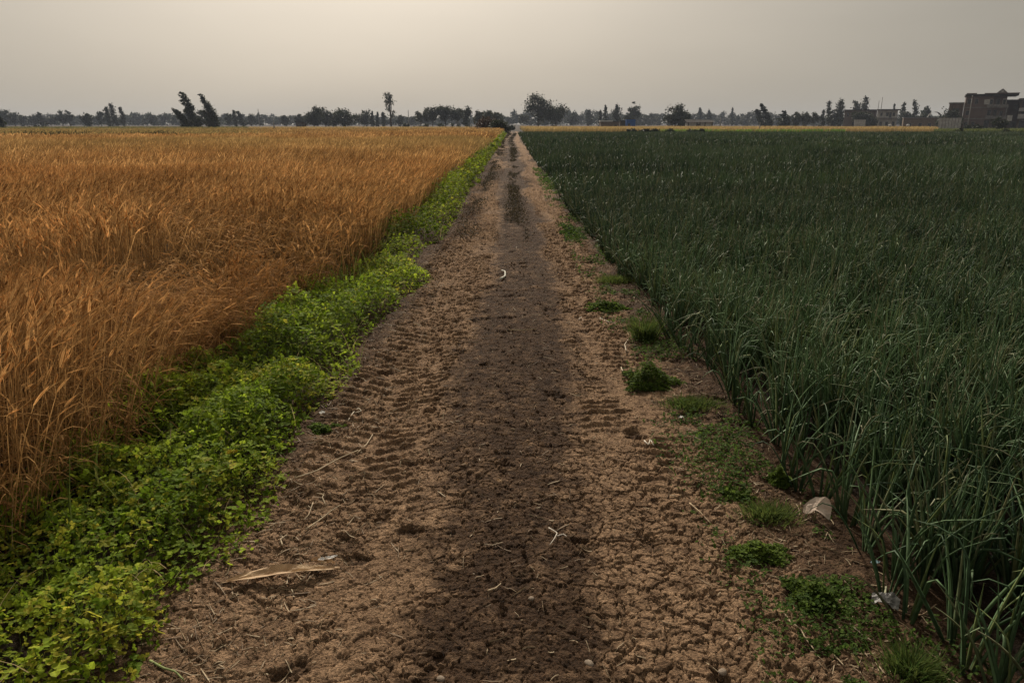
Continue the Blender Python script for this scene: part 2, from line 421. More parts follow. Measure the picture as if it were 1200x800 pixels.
gap = lambda x, y: (x < -.43 * y + 1.5) & (np.abs(y - (67 + .02 * x)) < 1.4)
mb = MB()
wheat_block(mb, .6, 6.5, 500, 0)
wheat_block(mb, 6.5, 17, 290, 1)
wheat_block(mb, 17, 52, 80, 2)
wheat_block(mb, 52, 142, 13, 3, skip=gap)
tag(mb.build('wheat_field', M['wheat']), 'ripe golden brown wheat field left of the dirt track', 'wheat', kind='stuff')

# further crop strips
def dark_col(x, y, n): return mixc((.03, .032, .014), (.075, .06, .028), rng.random(n))
mb = MB()
wheat_block(mb, 66, 68.4, 14, 3, xlo=lambda y: -.8 * y, xhi=lambda y: -.43 * y, colf=dark_col, hgt=1.0)  # dark blades added to stand for the shaded gap in the wheat
tag(mb.build('gap_shade_row', M['wheat']), 'thin dark row added for the shaded ditch gap across the far left wheat', 'weeds', kind='stuff')
def gold_col(x, y, n): return mixc((.36, .24, .085), (.50, .36, .15), rng.random(n)) * (.8 + .4 * rng.random(n))[:, None]
def green_col(x, y, n): return mixc((.075, .16, .02), (.13, .24, .035), rng.random(n)) * (.8 + .4 * rng.random(n))[:, None]
def olive_col(x, y, n): return mixc((.06, .085, .025), (.12, .13, .045), rng.random(n)) * (.8 + .4 * rng.random(n))[:, None]
mb = MB()
wheat_block(mb, 137, 260, 3.2, 3, xlo=lambda y: 2.5 + 0 * y, xhi=lambda y: .36 * y + 6, colf=gold_col)
wheat_block(mb, 150, 260, 2.2, 3, xlo=lambda y: .36 * y + 6, xhi=lambda y: .55 * y, colf=gold_col, hgt=.8)
tag(mb.build('golden_stubble_strip', M['wheat']), 'pale golden crop strip beyond the green onion field', 'wheat', kind='stuff')
mb = MB()
wheat_block(mb, 133, 148, 5, 3, xlo=lambda y: .19 * y, xhi=lambda y: .43 * y, colf=green_col, hgt=.62)
tag(mb.build('bright_green_crop', M['verge']), 'bright green crop strip along the far edge of the onions', 'green crop', kind='stuff')
mb = MB()
wheat_block(mb, 131, 190, 4, 3, xlo=lambda y: .545 * y, xhi=lambda y: .8 * y, colf=olive_col, hgt=.6)
tag(mb.build('olive_weed_strip', M['verge']), 'rough olive green weeds in front of the brick buildings', 'weeds', kind='stuff')
mb = MB()
wheat_block(mb, 144, 260, 2.2, 3, xlo=lambda y: -(.8 * y), xhi=lambda y: -.34 * y, colf=lambda x, y, n: mixc(olive_col(x, y, n), gold_col(x, y, n), rng.random(n) * .5), hgt=.75)
wheat_block(mb, 144, 260, 1.8, 3, xlo=lambda y: -.34 * y, xhi=lambda y: -4 + 0 * y, colf=gold_col, hgt=.7)
tag(mb.build('far_field_crop', M['wheat']), 'dull greenish gold crop at the far side of the wheat', 'crop', kind='stuff')

# ------------------------------------------------------------------ onions
ol = lambda y: 1.40 + .22 * (fbm(y * 1.1 + 7, y * 0 + 9, 3) - .5) - .25 * sst(3, 12, y) - .1 * sst(15, 40, y)
oh = lambda y: .76 * y + 3.2
def onion_leaves(mb, x, y, nl, lod, tall=.52):
    n = len(x); idx = np.repeat(np.arange(n), nl); m = len(idx)
    tone = fbm(x * .25, y * .25, 3); hgt = .72 + .6 * fbm(x * .6 + 3, y * .6 + 8, 3) 
    az = rng.random(m) * 2 * PI
    a = rng.random(m)
    lean = .03 + .42 * a * a + .10 * rng.random(m); bend = .08 + .75 * a * rng.random(m)
    fold = np.where(rng.random(m) < .34, .6 + 1.6 * rng.random(m), 0); fat = .5 + .35 * rng.random(m)
    L = tall * hgt[idx] * (.6 + .55 * rng.random(m))
    base = np.stack([x[idx] + .012 * np.cos(az), y[idx] + .012 * np.sin(az), np.zeros(m)], -1)
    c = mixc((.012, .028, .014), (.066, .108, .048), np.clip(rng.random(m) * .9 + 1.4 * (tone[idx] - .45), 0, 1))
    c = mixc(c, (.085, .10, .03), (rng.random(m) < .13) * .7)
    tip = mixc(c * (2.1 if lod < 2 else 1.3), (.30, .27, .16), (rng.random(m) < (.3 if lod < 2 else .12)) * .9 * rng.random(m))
    if lod == 0:
        p = curve_pts(base, az, lean, bend, L, 9, fold, fat)
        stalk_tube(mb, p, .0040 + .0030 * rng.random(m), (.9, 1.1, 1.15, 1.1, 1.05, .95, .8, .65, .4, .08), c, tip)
    elif lod == 1:
        p = curve_pts(base, az, lean, bend, L, 5, fold, fat)
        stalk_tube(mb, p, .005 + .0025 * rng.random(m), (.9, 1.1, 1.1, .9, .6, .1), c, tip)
    else:
        w = .018 if lod == 2 else .05
        p = curve_pts(base, az, lean, bend, L, 3, fold, fat)
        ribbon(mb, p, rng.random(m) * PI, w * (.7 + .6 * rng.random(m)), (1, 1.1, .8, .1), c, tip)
mb = MB()
for y0, y1, dens, nl, lod in ((.9, 6.5, 72, 9, 0), (6.5, 17, 52, 8, 1), (17, 50, 17, 7, 2), (50, 131, 3.4, 7, 3)):
    lo = (lambda y: ol(y) + .16) if lod == 0 else ol
    x, y = scatter(y0, y1, dens, lo, oh)
    onion_leaves(mb, x, y, nl, lod)
tag(mb.build('onion_field', M['onion'], smooth=True), 'dense dark green onion crop right of the dirt track', 'onions', kind='stuff')
# the plants of the outer row, one by one
def onion_mesh(nl):
    mb = MB(); onion_leaves(mb, np.zeros(1), np.zeros(1), nl, 0, .54)
    o = mb.build('onion_plant', M['onion'], smooth=True); return o
protos = [onion_mesh(k) for k in (6, 8, 7, 9, 6)]
yrow = []; q = 1.75
while q < 6.4: yrow.append(q); q += .085 + .09 * random.random()
for i, yy in enumerate(yrow):
    s = protos[i % 5]
    o = s if i < 5 else s.copy()
    if i >= 5: C.objects.link(o)
    o.location = (float(ol(np.array([yy]))[0]) + random.uniform(-.05, .14), yy, .0)
    o.rotation_euler = (0, 0, random.uniform(0, 6.28)); k = random.uniform(.8, 1.1); o.scale = (k, k, k)
    tag(o, 'green onion plant with bent tubular leaves in the outermost row beside the track', 'onion plant', 'onion plants in the outermost row beside the track')

# ------------------------------------------------------------------ green verge on the left
def verge_h(x, y):
    c0 = np.interp(y, [1, 2, 2.4, 3, 4, 5, 5.8, 6.6, 7.3, 8.2, 8.9, 10, 11, 15, 20, 60, 150],
                   [-1.0, -1.0, -1.06, -1.0, -1.08, -.98, -1.1, -1.03, -.88, -.80, -1.1, -1.12, -.96, -.95, -1.0, -1.0, -.95])
    c0 = c0 + .22 * (fbm(x * .5 + 2, y * 1.4 + 1, 3) - .5)
    d = c0 - x                                        # distance inside the strip
    w = sst(0, .28, d) * (1 - .45 * sst(.75, 1.15, d))
    lump = np.clip(1.5 * fbm(x * 2.3 + 4, y * 1.9 + 6, 3) - .2, 0, 1)
    gapn = sst(.30, .46, fbm(x * 1.1 + 30, y * .9 + 2, 3))
    return w * (.03 + .38 * lump ** 1.3) * (.42 + .58 * gapn) * (1 + .45 * sst(7, 14, y)), d
def leaf_normals(n, spread):
    th = np.abs(rng.normal(0, spread, n)); ph = rng.random(n) * 2 * PI
    nz = np.stack([np.sin(th) * np.cos(ph), np.sin(th) * np.sin(ph), np.cos(th)], -1)
    r = rng.random(n) * 2 * PI; a = np.stack([np.cos(r), np.sin(r), np.zeros(n)], -1)
    u = a - (a * nz).sum(-1, keepdims=True) * nz; u /= np.linalg.norm(u, axis=-1, keepdims=True)
    return nz, u, np.cross(nz, u)
def leaflets(mb, pos, size, col, nz, u, w, count, fold=.25, wide=.42):
    """each leaflet: an oval folded along its midrib"""
    for k in range(count):
        a = (k - (count - 1) / 2) * 1.35 if count > 1 else 0
        d = u * math.cos(a) + w * math.sin(a); s = -u * math.sin(a) + w * math.cos(a)
        S = size[:, None]
        up = nz * fold * .4 * S
        v = np.stack([pos + d * .1 * S, pos + d * .38 * S - s * wide * S + up, pos + d * .85 * S - s * wide * .8 * S + up, pos + d * 1.08 * S, pos + d * .85 * S + s * wide * .8 * S + up, pos + d * .38 * S + s * wide * S + up], 1)
        i = np.arange(len(pos))[:, None] * 6
        mb.add(v, np.concatenate([i + np.array([[0, 1, 2, 3]]), i + np.array([[0, 3, 4, 5]])]), col=np.repeat(col[:, None, :], 6, 1).reshape(-1, 3))
def verge_col(x, y, n):
    t_ = fbm(x * 1.3 + 8, y * 1.1, 3)
    c = mixc((.095, .15, .012), (.32, .40, .036), np.clip(rng.random(n) * .9 + 1.6 * (t_ - .5), 0, 1))
    yel = (rng.random(n) < .06 + .5 * sst(.50, .64, fbm(x * 1.6 + 90, y * 1.6, 3)))
    c = mixc(c, (.34, .31, .04), yel * rng.random(n))
    return c * (.7 + .6 * rng.random(n))[:, None]
mb = MB()
vlo = lambda y: -2.35 + 0 * y
vhi = lambda y: -.55 + 0 * y
for y0, y1, dens, sz, cnt in ((.8, 4.6, 6500, .0155, 3), (4.6, 9, 3600, .020, 2), (9, 20, 1500, .034, 1), (20, 50, 420, .07, 1), (50, 142, 80, .17, 1)):
    x, y = scatter(y0, y1, dens, vlo, vhi); x = x + .45 * sst(10, 60, y) * (x + .7) / -1.6
    h, d = verge_h(x, y); k = (h > .012) & (rng.random(len(x)) < .25 + 3 * h); x, y, h = x[k], y[k], h[k]
    n = len(x); z = h * (1.06 - .8 * rng.random(n) ** 1.8) + .01 + np.abs(rng.normal(0, .012, n))
    pos = np.stack([x, y, z], -1); nz, u, w = leaf_normals(n, .75)
    leaflets(mb, pos, sz * (.55 + .7 * rng.random(n) + 1.0 * (rng.random(n) < .07)), verge_col(x, y, n) * (1.28 if y0 < 9 else .85 if y0 < 20 else .7), nz, u, w, cnt)  # far leaves darkened in colour for the self-shadow they lack
    if y0 < 9:                                        # stems
        q = rng.random(n) < .25; m_ = q.sum(); p = np.stack([pos[q] * np.array([1, 1, 0]) + rng.normal(0, .03, (m_, 3)) * np.array([1, 1, 0]), pos[q]], 1)
        ribbon(mb, p, rng.random(m_) * PI, np.full(m_, .0028), (1, .8), np.tile((.08, .11, .03), (m_, 1)))
# stray grass blades and dead stalks among the leaves
x, y = scatter(1.2, 12, 90, lambda y: -2.2 + 0 * y, lambda y: -1.0 + 0 * y); h, d = verge_h(x, y); k = h > .03; x, y, h = x[k], y[k], h[k]; n = len(x)
p = curve_pts(np.stack([x, y, h * .4], -1), rng.random(n) * 6.28, .15 + .5 * rng.random(n), .4 + 1.1 * rng.random(n), .12 + .2 * rng.random(n), 5)
ribbon(mb, p, rng.random(n) * PI, .003 + .003 * rng.random(n), (1, 1, .9, .7, .4, .1), mixc(mixc((.09, .15, .025), (.2, .24, .05), rng.random(n)), (.36, .28, .15), (rng.random(n) < .3) * 1.))
# taller grassy weeds where the verge meets the wheat
x, y = scatter(1.2, 40, 45, lambda y: wr(y) - .12, lambda y: wr(y) + .34)
k = rng.random(len(x)) < sst(.30, .5, fbm(x * .8 + 4, y * .6, 3)) ; x, y = x[k], y[k]; n = len(x)
p = curve_pts(np.stack([x, y, np.zeros(n)], -1), rng.random(n) * 6.28, .1 + .3 * rng.random(n), .3 + rng.random(n), .25 + .4 * rng.random(n), 4)
ribbon(mb, p, rng.random(n) * PI, .006 + .004 * y * .12, (1, 1, .8, .5, .1), mixc((.06, .10, .02), (.15, .15, .04), rng.random(n)))
tag(mb.build('verge_plants', M['verge']), 'low leafy green clover-like ground cover between wheat and track', 'ground cover', kind='stuff')

# ------------------------------------------------------------------ weeds on the right of the track
def weed(name, label, cat, px, py, rx, ry, h, kind, tone=0., group=None):
    x0, y0 = G(px, py, .05); z0 = zt(x0, y0) * .85
    mb = MB()
    if kind == 'leafy':
        n = int(9000 * rx * ry / .02 * .12) + 500
        r = np.sqrt(rng.random(n)) * 1.25; a = rng.random(n) * 2 * PI
        irr = .28 + .95 * vnoise(np.cos(a) * 2.4 + px, np.sin(a) * 2.4 + py)
        x = rx * r * np.cos(a) * irr; y = ry * r * np.sin(a) * irr
        z = h * np.exp(-1.5 * r ** 2) * (.35 + 1.1 * vnoise(x * 26 + px, y * 26)) * (1 - .75 * rng.random(n) ** 2) + .006
        nz, u, w = leaf_normals(n, .6)
        c = mixc((.05, .085, .016), (.14, .20, .035), np.clip(rng.random(n) + tone, 0, 1)) * (.7 + .6 * rng.random(n))[:, None]
        leaflets(mb, np.stack([x, y, z], -1), .011 * (.6 + .8 * rng.random(n)) * (1 + .3 * (y0 > 5)), c, nz, u, w, 3 if h > .05 else 2)
        m_ = n // 6; p = np.stack([np.stack([x[:m_] * .5, y[:m_] * .5, z[:m_] * 0], -1), np.stack([x, y, z], -1)[:m_]], 1)
        ribbon(mb, p, rng.random(m_) * PI, np.full(m_, .0025), (1, .8), np.tile((.09, .10, .03), (m_, 1)))
    else:
        n = int(1700 * max(rx * ry / .02, .3)) + 60
        r = np.abs(rng.normal(0, .5, n)); a = rng.random(n) * 2 * PI
        b = np.stack([rx * r * np.cos(a), ry * r * np.sin(a), np.zeros(n)], -1)
        p = curve_pts(b, a + rng.normal(0, .7, n), .1 + .45 * rng.random(n), .3 + rng.random(n), h * (.5 + .8 * rng.random(n)), 4)
        c = mixc((.045, .085, .02), (.13, .16, .04), np.clip(rng.random(n) + tone, 0, 1))
        ribbon(mb, p, rng.random(n) * PI, .003 + .0025 * rng.random(n), (1, 1, .8, .5, .1), c)
        if kind == 'seed':
            m_ = 9; top = p[:m_, -1] * np.array([.8, .8, 1]) 
            q = curve_pts(top * np.array([1, 1, .9]), rng.random(m_) * 6.28, .1 * rng.random(m_), .2 * rng.random(m_), np.full(m_, .055), 3)
            stalk_tube(mb, q, np.full(m_, .006), (.5, 1, .9, .2), np.tile((.33, .29, .2), (m_, 1)), np.tile((.4, .36, .26), (m_, 1)))
            ribbon(mb, np.stack([top * np.array([.3, .3, 0]), top * np.array([1, 1, .9])], 1), rng.random(m_) * PI, np.full(m_, .003), (1, .8), np.tile((.15, .15, .06), (m_, 1)))
    o = mb.build(name, M['verge']); o.location = (x0, y0, z0)
    return tag(o, label, cat, group)
W = 'weed patches along the right side of the track'
weed('leafy_weed', 'bushy dark green weed mound, tallest of the weeds right of the track', 'weed', 758, 448, .20, .18, .14, 'leafy', 0, W)
weed('grass_patch', 'low soft grass patch just below the bushy weed mound', 'grass patch', 812, 474, .18, .12, .05, 'grass', .1, W)
weed('grass_tuft', 'upright grass tuft with pale seed heads above the bushy weed', 'grass tuft', 755, 396, .09, .11, .2, 'seed', 0, W)
weed('leafy_weed', 'flat wide green weed left of the seed-headed grass', 'weed', 712, 360, .22, .14, .07, 'leafy', 0, W)
weed('grass_patch', 'bright mossy grass patch at the onion edge farthest up the bank', 'grass patch', 722, 330, .2, .16, .07, 'grass', .25, W)
weed('leafy_weed', 'feathery low weed patch topmost of those near the beige paper', 'weed', 858, 578, .15, .08, .045, 'leafy', 0, W)
weed('grass_patch', 'fine grass patch directly left of the crumpled beige paper', 'grass patch', 903, 606, .13, .09, .06, 'grass', .15, W)
weed('leafy_weed', 'round-leaved yellowish weed patch below the fine grass patch', 'weed', 892, 648, .12, .07, .05, 'leafy', .2, W)
weed('leafy_weed', 'compact leafy weed left of the grey crumpled wrapper', 'weed', 952, 700, .10, .09, .06, 'leafy', -.05, W)
weed('grass_tuft', 'bright grass tuft at the bottom edge below the wrapper', 'grass tuft', 1066, 790, .10, .09, .08, 'grass', -.1, W)
weed('leafy_weed', 'small weed sprig between the fine grass and the onions', 'weed', 912, 565, .07, .05, .07, 'leafy', .1, W)
weed('leafy_weed', 'spreading dark weed strip hugging the onions far along the track', 'weed', 668, 272, .16, 1.1, .06, 'leafy', -.5, W)
weed('leafy_weed', 'small green sprig beside the white scrap at the verge', 'weed', 374, 500, .10, .08, .05, 'leafy', .1, W)

mb = MB(); n = 26000
y = 1.5 * (30 / 1.5) ** rng.random(n); x = 1.12 + rng.normal(0, .16, n); x[y > 8] -= .08
g = fbm(x * 5 + 3, y * 2.6 + 50, 3); k = (g > .53) & (x > .75) & (x < 1.6); x, y, g = x[k], y[k], g[k]; n = len(x)
z = np.maximum(track(x, y)[0], 0) + (.01 + .05 * sst(.53, .7, g)) * rng.random(n)
nz, u, w = leaf_normals(n, .7)
leaflets(mb, np.stack([x, y, z], -1), .008 * (.5 + rng.random(n)) * (1 + .12 * y), mixc((.035, .07, .014), (.11, .17, .035), rng.random(n)), nz, u, w, 2)
n = 30000                                              # sparse low growth down the middle and left rut further on
y = 11 * (135 / 11) ** rng.random(n); x = np.where(rng.random(n) < .6, .06 + rng.normal(0, .11, n), -.72 + rng.normal(0, .13, n))
k = fbm(x * 3 + 9, y * .5 + 20, 3) > .52; x, y = x[k], y[k]; n = len(x); x = x + track_mid(y)
z = np.maximum(track(x, y)[0], 0) + .07 * rng.random(n)
nz, u, w = leaf_normals(n, .8)
leaflets(mb, np.stack([x, y, z], -1), .009 * (.5 + rng.random(n)) * (1 + .06 * y), mixc((.026, .022, .011), (.06, .046, .024), rng.random(n)), nz, u, w, 2)
tag(mb.build('bank_sprigs', M['verge']), 'thin scattered creeping sprigs on the bank before the onions and down the track', 'ground cover', kind='stuff')

# ------------------------------------------------------------------ litter
def on_track(px, py, dz=.004):
    x, y = G(px, py, .03); z = zt(x, y); x, y = G(px, py, z); return x, y, zt(x, y) + dz
def straw(label, pts, r=.0028, col=(.44, .35, .23), name='straw_stem', cat='straw', group=None):
    P3 = [on_track(*q) for q in pts]; o0 = np.array(P3[0])
    zmax = np.array([max(p[2] for p in P3[max(0, i - 1):i + 2]) for i in range(len(P3))])
    Q = np.array(P3) - o0; Q[:, 2] = zmax - o0[2] + r
    t0 = np.linspace(0, 1, len(Q)); tt = np.linspace(0, 1, 3 * len(Q))
    Q = np.stack([np.interp(tt, t0, Q[:, k]) for k in range(3)], -1)
    r *= 1.3; col = tuple(min(.7, 1.2 * k) for k in col); mb = MB(); mb.tube(Q, r * np.linspace(1.1, .6, len(Q)), 5, col)
    o = mb.build(name, M['straw'], smooth=True); o.location = o0
    return tag(o, label, cat, group)
S = 'dry straw stems lying on the track'
straw('longest pale straw stem, lying at the foot of the green verge', [(346, 564), (370, 552), (398, 540), (420, 530)], .0035, group=S)
straw('curled pale straw end just above the longest stem', [(418, 528), (430, 520), (437, 511)], .003, group=S)
straw('thin straight straw stem below the longest one, forked at its end', [(358, 622), (376, 612), (390, 602), (399, 594)], .0026, group=S)
straw('short hooked straw standing out below the longest stem', [(379, 578), (378, 586), (382, 594)], .0026, group=S)
straw('small curl of straw beside the forked stem', [(331, 640), (329, 633), (336, 628)], .0026, group=S)
straw('S-shaped straw stem left of the forked stem', [(367, 592), (362, 604), (356, 613)], .0022, (.36, .28, .18), group=S)
straw('pale looped straw high on the left rut', [(408, 494), (414, 484), (420, 478), (424, 484), (416, 486)], .003, (.5, .44, .34), group=S)
straw('white curved straw in the dark middle strip far ahead', [(586, 329), (592, 325), (592, 320), (588, 318)], .008, (.62, .58, .5), group=S)
straw('thin level straw across the dark middle strip', [(597, 391), (612, 389), (628, 387)], .004, (.4, .32, .2), group=S)
straw('forked white twig in the middle of the track', [(643, 620), (653, 628), (650, 634), (644, 641)], .0022, (.55, .5, .42), group=S)
straw('short white twig leaning off the forked one', [(653, 628), (660, 629), (664, 631)], .0022, (.58, .53, .46), group=S)
straw('bent straw piece in the lower middle of the track', [(572, 694), (581, 690), (587, 685)], .0024, group=S)
straw('pale straw stem lying by the flat weed on the right', [(703, 374), (714, 377), (728, 381)], .0045, (.5, .44, .36), group=S)
straw('crooked straw left of the flat weed', [(678, 375), (681, 371), (684, 376)], .004, (.5, .44, .36), group=S)
straw('upright hook of straw left of the bushy weed', [(734, 413), (732, 405), (736, 401)], .004, (.48, .4, .3), group=S)
straw('straw splinter at the left foot of the bushy weed', [(728, 430), (729, 435), (733, 439)], .0035, (.5, .42, .3), group=S)
straw('curly white straw on the right bank below the weeds', [(755, 517), (760, 522), (762, 515), (766, 525)], .003, (.55, .5, .42), group=S)
straw('long split straw stem pointing down the right rut', [(916, 717), (926, 729), (938, 738), (944, 750), (956, 766)], .0025, group=S)
straw('thin straw left of the feathery weed patch', [(808, 592), (820, 602), (834, 612)], .0026, (.42, .32, .2), group=S)
straw('straw pair end under the grey wrapper', [(995, 735), (1010, 745), (1022, 753)], .0026, (.38, .31, .23), group=S)
straw('short tan straw by the lower right corner', [(975, 770), (982, 776), (988, 784)], .0024, group=S)
straw('green stem sticking in at the bottom left edge', [(176, 776), (192, 783), (206, 790), (216, 799)], .0032, (.2, .24, .09), 'green_stalk', 'stalk')
straw('brown dry stem running from the grey wrapper to the onions', [(1053, 717), (1068, 723), (1082, 722), (1096, 714)], .003, (.22, .15, .09), 'dry_stalk', 'stalk')
straw('stout cut onion stalk standing out over the wrapper', [(1036, 704), (1038, 690)], .004, (.3, .3, .2), 'onion_stalk', 'stalk')

def sheet(name, label, cat, px, py, L, Wd, rz, m, crumple, prof=None, tilt=0., arch=0., nx=22, ny=10, thick=.0012, lift=.01):
    """a thin bent sheet with real thickness"""
    x0, y0, z0 = on_track(px, py, lift)
    u, v = np.meshgrid(np.linspace(-1, 1, nx), np.linspace(-1, 1, ny))
    w = np.ones_like(u) if prof is None else np.interp(u, np.linspace(-1, 1, len(prof)), prof)
    X = u * L / 2 + .12 * crumple * (vnoise(u * 3 + px, v * 3) - .5); Y = v * w * Wd / 2 + .12 * crumple * (vnoise(u * 3, v * 3 + py) - .5)
    nn = vnoise(u * 2.2 + px, v * 2.2 + py); rid = np.abs(vnoise(u * 3.1 + 4 + px, v * 3.1 + 9) - .5) * 2
    Z = crumple * (.9 * nn + .7 * rid) + arch * (1 - u ** 2) + tilt * v * Wd
    if prof is not None: Z = Z + .25 * np.abs(v) * w * Wd
    top = np.stack([X, Y, Z], -1).reshape(-1, 3); f = grid_faces(ny, nx); k = nx * ny
    bot = top - np.array([0, 0, thick])
    rim = list(range(nx)) + [r * nx + nx - 1 for r in range(1, ny)] + [(ny - 1) * nx + c for c in range(nx - 2, -1, -1)] + [r * nx for r in range(ny - 2, 0, -1)]
    ff = [(rim[i], rim[i] + k, rim[(i + 1) % len(rim)] + k, rim[(i + 1) % len(rim)]) for i in range(len(rim))]
    mb = MB(); mb.add(np.concatenate([top, bot]), np.concatenate([f, f[:, ::-1] + k, np.array(ff)]))
    o = mb.build(name, m); o.location = (x0, y0, z0); o.rotation_euler = (0, 0, rz)
    return tag(o, label, cat)
sheet('dry_leaf', 'long dry tan maize leaf curling at the edge of the verge', 'dry leaf', 328, 679, .45, .06, math.radians(13), M['husk'], .008, (.05, .45, .8, 1, 1, .9, .7, .5, .3), arch=.015, nx=40, ny=7)
sheet('dry_leaf', 'short pale husk scrap at the right end of the long leaf', 'dry leaf', 379, 667, .10, .03, math.radians(-12), M['husk'], .012, (.3, .9, 1, .7, .3), nx=16, ny=6, lift=.016)
sheet('dry_leaf', 'white stub of split husk above the long leaf end', 'dry leaf', 385, 663, .075, .018, math.radians(24), M['white'], .008, (.6, 1, .8, .3), nx=14, ny=6, lift=.03)
sheet('crumpled_paper', 'crumpled beige paper lying beside the onions', 'paper', 956, 607, .115, .075, math.radians(-38), M['paper'], .03, (.04, .75, 1, .9, .4), tilt=.3, arch=.02, nx=7, ny=4)
sheet('crumpled_wrapper', 'grey crumpled foil wrapper on the right bank', 'wrapper', 1036, 714, .088, .05, math.radians(-28), M['foil'], .022, (.7, 1, .8, .9, .6), tilt=.2, arch=.012, nx=10, ny=6)
sheet('plastic_scrap', 'tiny pale blue plastic scrap under the onion leaves', 'plastic scrap', 1025, 663, .03, .022, .5, M['pale_blue'], .012, nx=10, ny=8)
sheet('paper_scrap', 'small white scrap at the edge of the verge', 'paper scrap', 378, 487, .035, .028, .4, M['white'], .012, nx=10, ny=8, lift=.03)
sheet('paper_scrap', 'bright white scrap on the right bank below the grass', 'paper scrap', 798, 494, .03, .024, .9, M['white'], .014, nx=10, ny=8)
sheet('dry_leaf', 'pale fallen leaf in the dark middle of the track', 'dry leaf', 585, 567, .035, .02, 2.4, M['husk'], .010, (.2, 1, .9, .2), nx=12, ny=6)
sheet('dry_leaf', 'straw-coloured leaf fragment at the bottom left of the track', 'dry leaf', 387, 722, .05, .012, .35, M['husk'], .008, (.2, 1, .7, .2), nx=12, ny=6)
sheet('dead_leaf', 'yellow wilted leaf on the verge foliage', 'leaf', 277, 571, .05, .04, .8, leaf_mat('wilted_leaf', .6, .3), .018, (.2, 1, .9, .2), nx=12, ny=8, lift=.17)
for a_ in [o for o in C.objects if o.name.startswith('dead_leaf')]:
    d_ = a_.data.attributes['tint'].data; d_.foreach_set('color', np.tile(np.array((.5, .4, .06, 1), np.float32), len(d_)))

def pebble(label, px, py, r, m, name='pebble', cat='pebble', g='pebbles on the track'):
    bm = bmesh.new(); bmesh.ops.create_icosphere(bm, subdivisions=2, radius=r)
    sd = random.random() * 90
    for v in bm.verts:
        k = .8 + .45 * float(vnoise(np.array(v.co.x / r * 1.2 + sd), np.array(v.co.y / r * 1.2 + v.co.z / r))); v.co *= k; v.co.z *= .62; v.co.x *= 1.2
    me = bpy.data.meshes.new(name); bm.to_mesh(me); bm.free(); me.materials.append(m)
    for p in me.polygons: p.use_smooth = True
    o = bpy.data.objects.new(name, me); C.objects.link(o); o.location = on_track(px, py, r * .1); o.rotation_euler = (0, 0, random.random() * 6)
    tag(o, label, cat, g)
pebble('pale oval pebble in the lower middle of the track', 623, 702, .010, M['stone'])
pebble('tan flat pebble near the bottom, right of the middle', 690, 778, .014, M['stone'])
pebble('pale pebble near the bottom edge on the right rut', 756, 778, .009, M['stone'])
pebble('buff pebble at the very bottom left of the middle', 517, 795, .012, M['stone'])
pebble('tiny whitish pebble left of the dark strip', 555, 672, .006, M['stone'])
pebble('buff pebble beside the split straw stem', 846, 794, .013, M['stone'])

# small loose bits nobody could count
mb = MB(); n = 7000
y = 1.5 * (9 / 1.5) ** rng.random(n); x = np.where(rng.random(n) < .62, rng.normal(0, .55, n), np.sign(rng.random(n) - .45) * (.95 + .3 * rng.random(n)))
k = np.abs(x) < 1.4; x, y = x[k], y[k]; n = len(x)
z, dr = track(x, y); r = (.0022 + .010 * rng.random(n) ** 4) * (1 + .02 * y)
oc = np.array([(1, 0, 0), (0, 1, 0), (-1, 0, 0), (0, -1, 0), (0, 0, 1), (0, 0, -1)], float)
v = oc[None] * r[:, None, None] * (.55 + .8 * rng.random((n, 6, 1))) + rng.normal(0, .15, (n, 6, 3)) * r[:, None, None]
v = v + np.stack([x, y, z + r * .25], -1)[:, None, :]
i = np.arange(n)[:, None, None] * 6
f = (i + np.array([[0, 1, 4], [1, 2, 4], [2, 3, 4], [3, 0, 4], [1, 0, 5], [2, 1, 5], [3, 2, 5], [0, 3, 5]])[None]).reshape(-1, 3)
c = mixc((.075, .046, .028), (.34, .225, .14), np.clip(dr * .8 + .4 * rng.random(n) - .1, 0, 1))
mb.add(v, f3=f, col=np.repeat(c[:, None, :], 6, 1).reshape(-1, 3))
tag(mb.build('soil_crumbs', M['crumb']), 'loose crumbs and clods of soil on the track', 'soil crumbs', kind='stuff')
mb = MB(); n = 5200
y = 1.5 * (11 / 1.5) ** rng.random(n); s = rng.random(n)
x = np.where(s < .45, -.98 + rng.normal(0, .20, n), np.where(s < .84, 1.12 + rng.normal(0, .17, n), rng.normal(0, .5, n)))
k = np.abs(x) < 1.7; x, y = x[k], y[k]; n = len(x)
z, _ = track(x, y)
p = curve_pts(np.stack([x, y, np.zeros(n)], -1), rng.random(n) * 6.28, np.full(n, 1.45), rng.normal(0, .12, n), .015 + .085 * rng.random(n) ** 2, 3)
hz = rng.normal(0, .5, n)                              # sideways curl
for j in range(1, 4): p[:, j, 0] += .012 * hz * j * j / 9 ; p[:, j, 1] -= .010 * hz * j * j / 9
zz, _ = track(p[..., 0].ravel(), p[..., 1].ravel()); p[..., 2] = np.maximum(zz.reshape(n, 4), 0) + .003
cc = mixc((.16, .105, .06), (.50, .40, .26), rng.random(n) ** 1.5)
stalk_tube(mb, p, (.0010 + .0009 * rng.random(n)) * (1 + .1 * y), (1, 1, .9, .5), cc, cc)
tag(mb.build('straw_litter', M['straw']), 'scattered bits of dry straw and rootlets on the track', 'straw litter', kind='stuff')

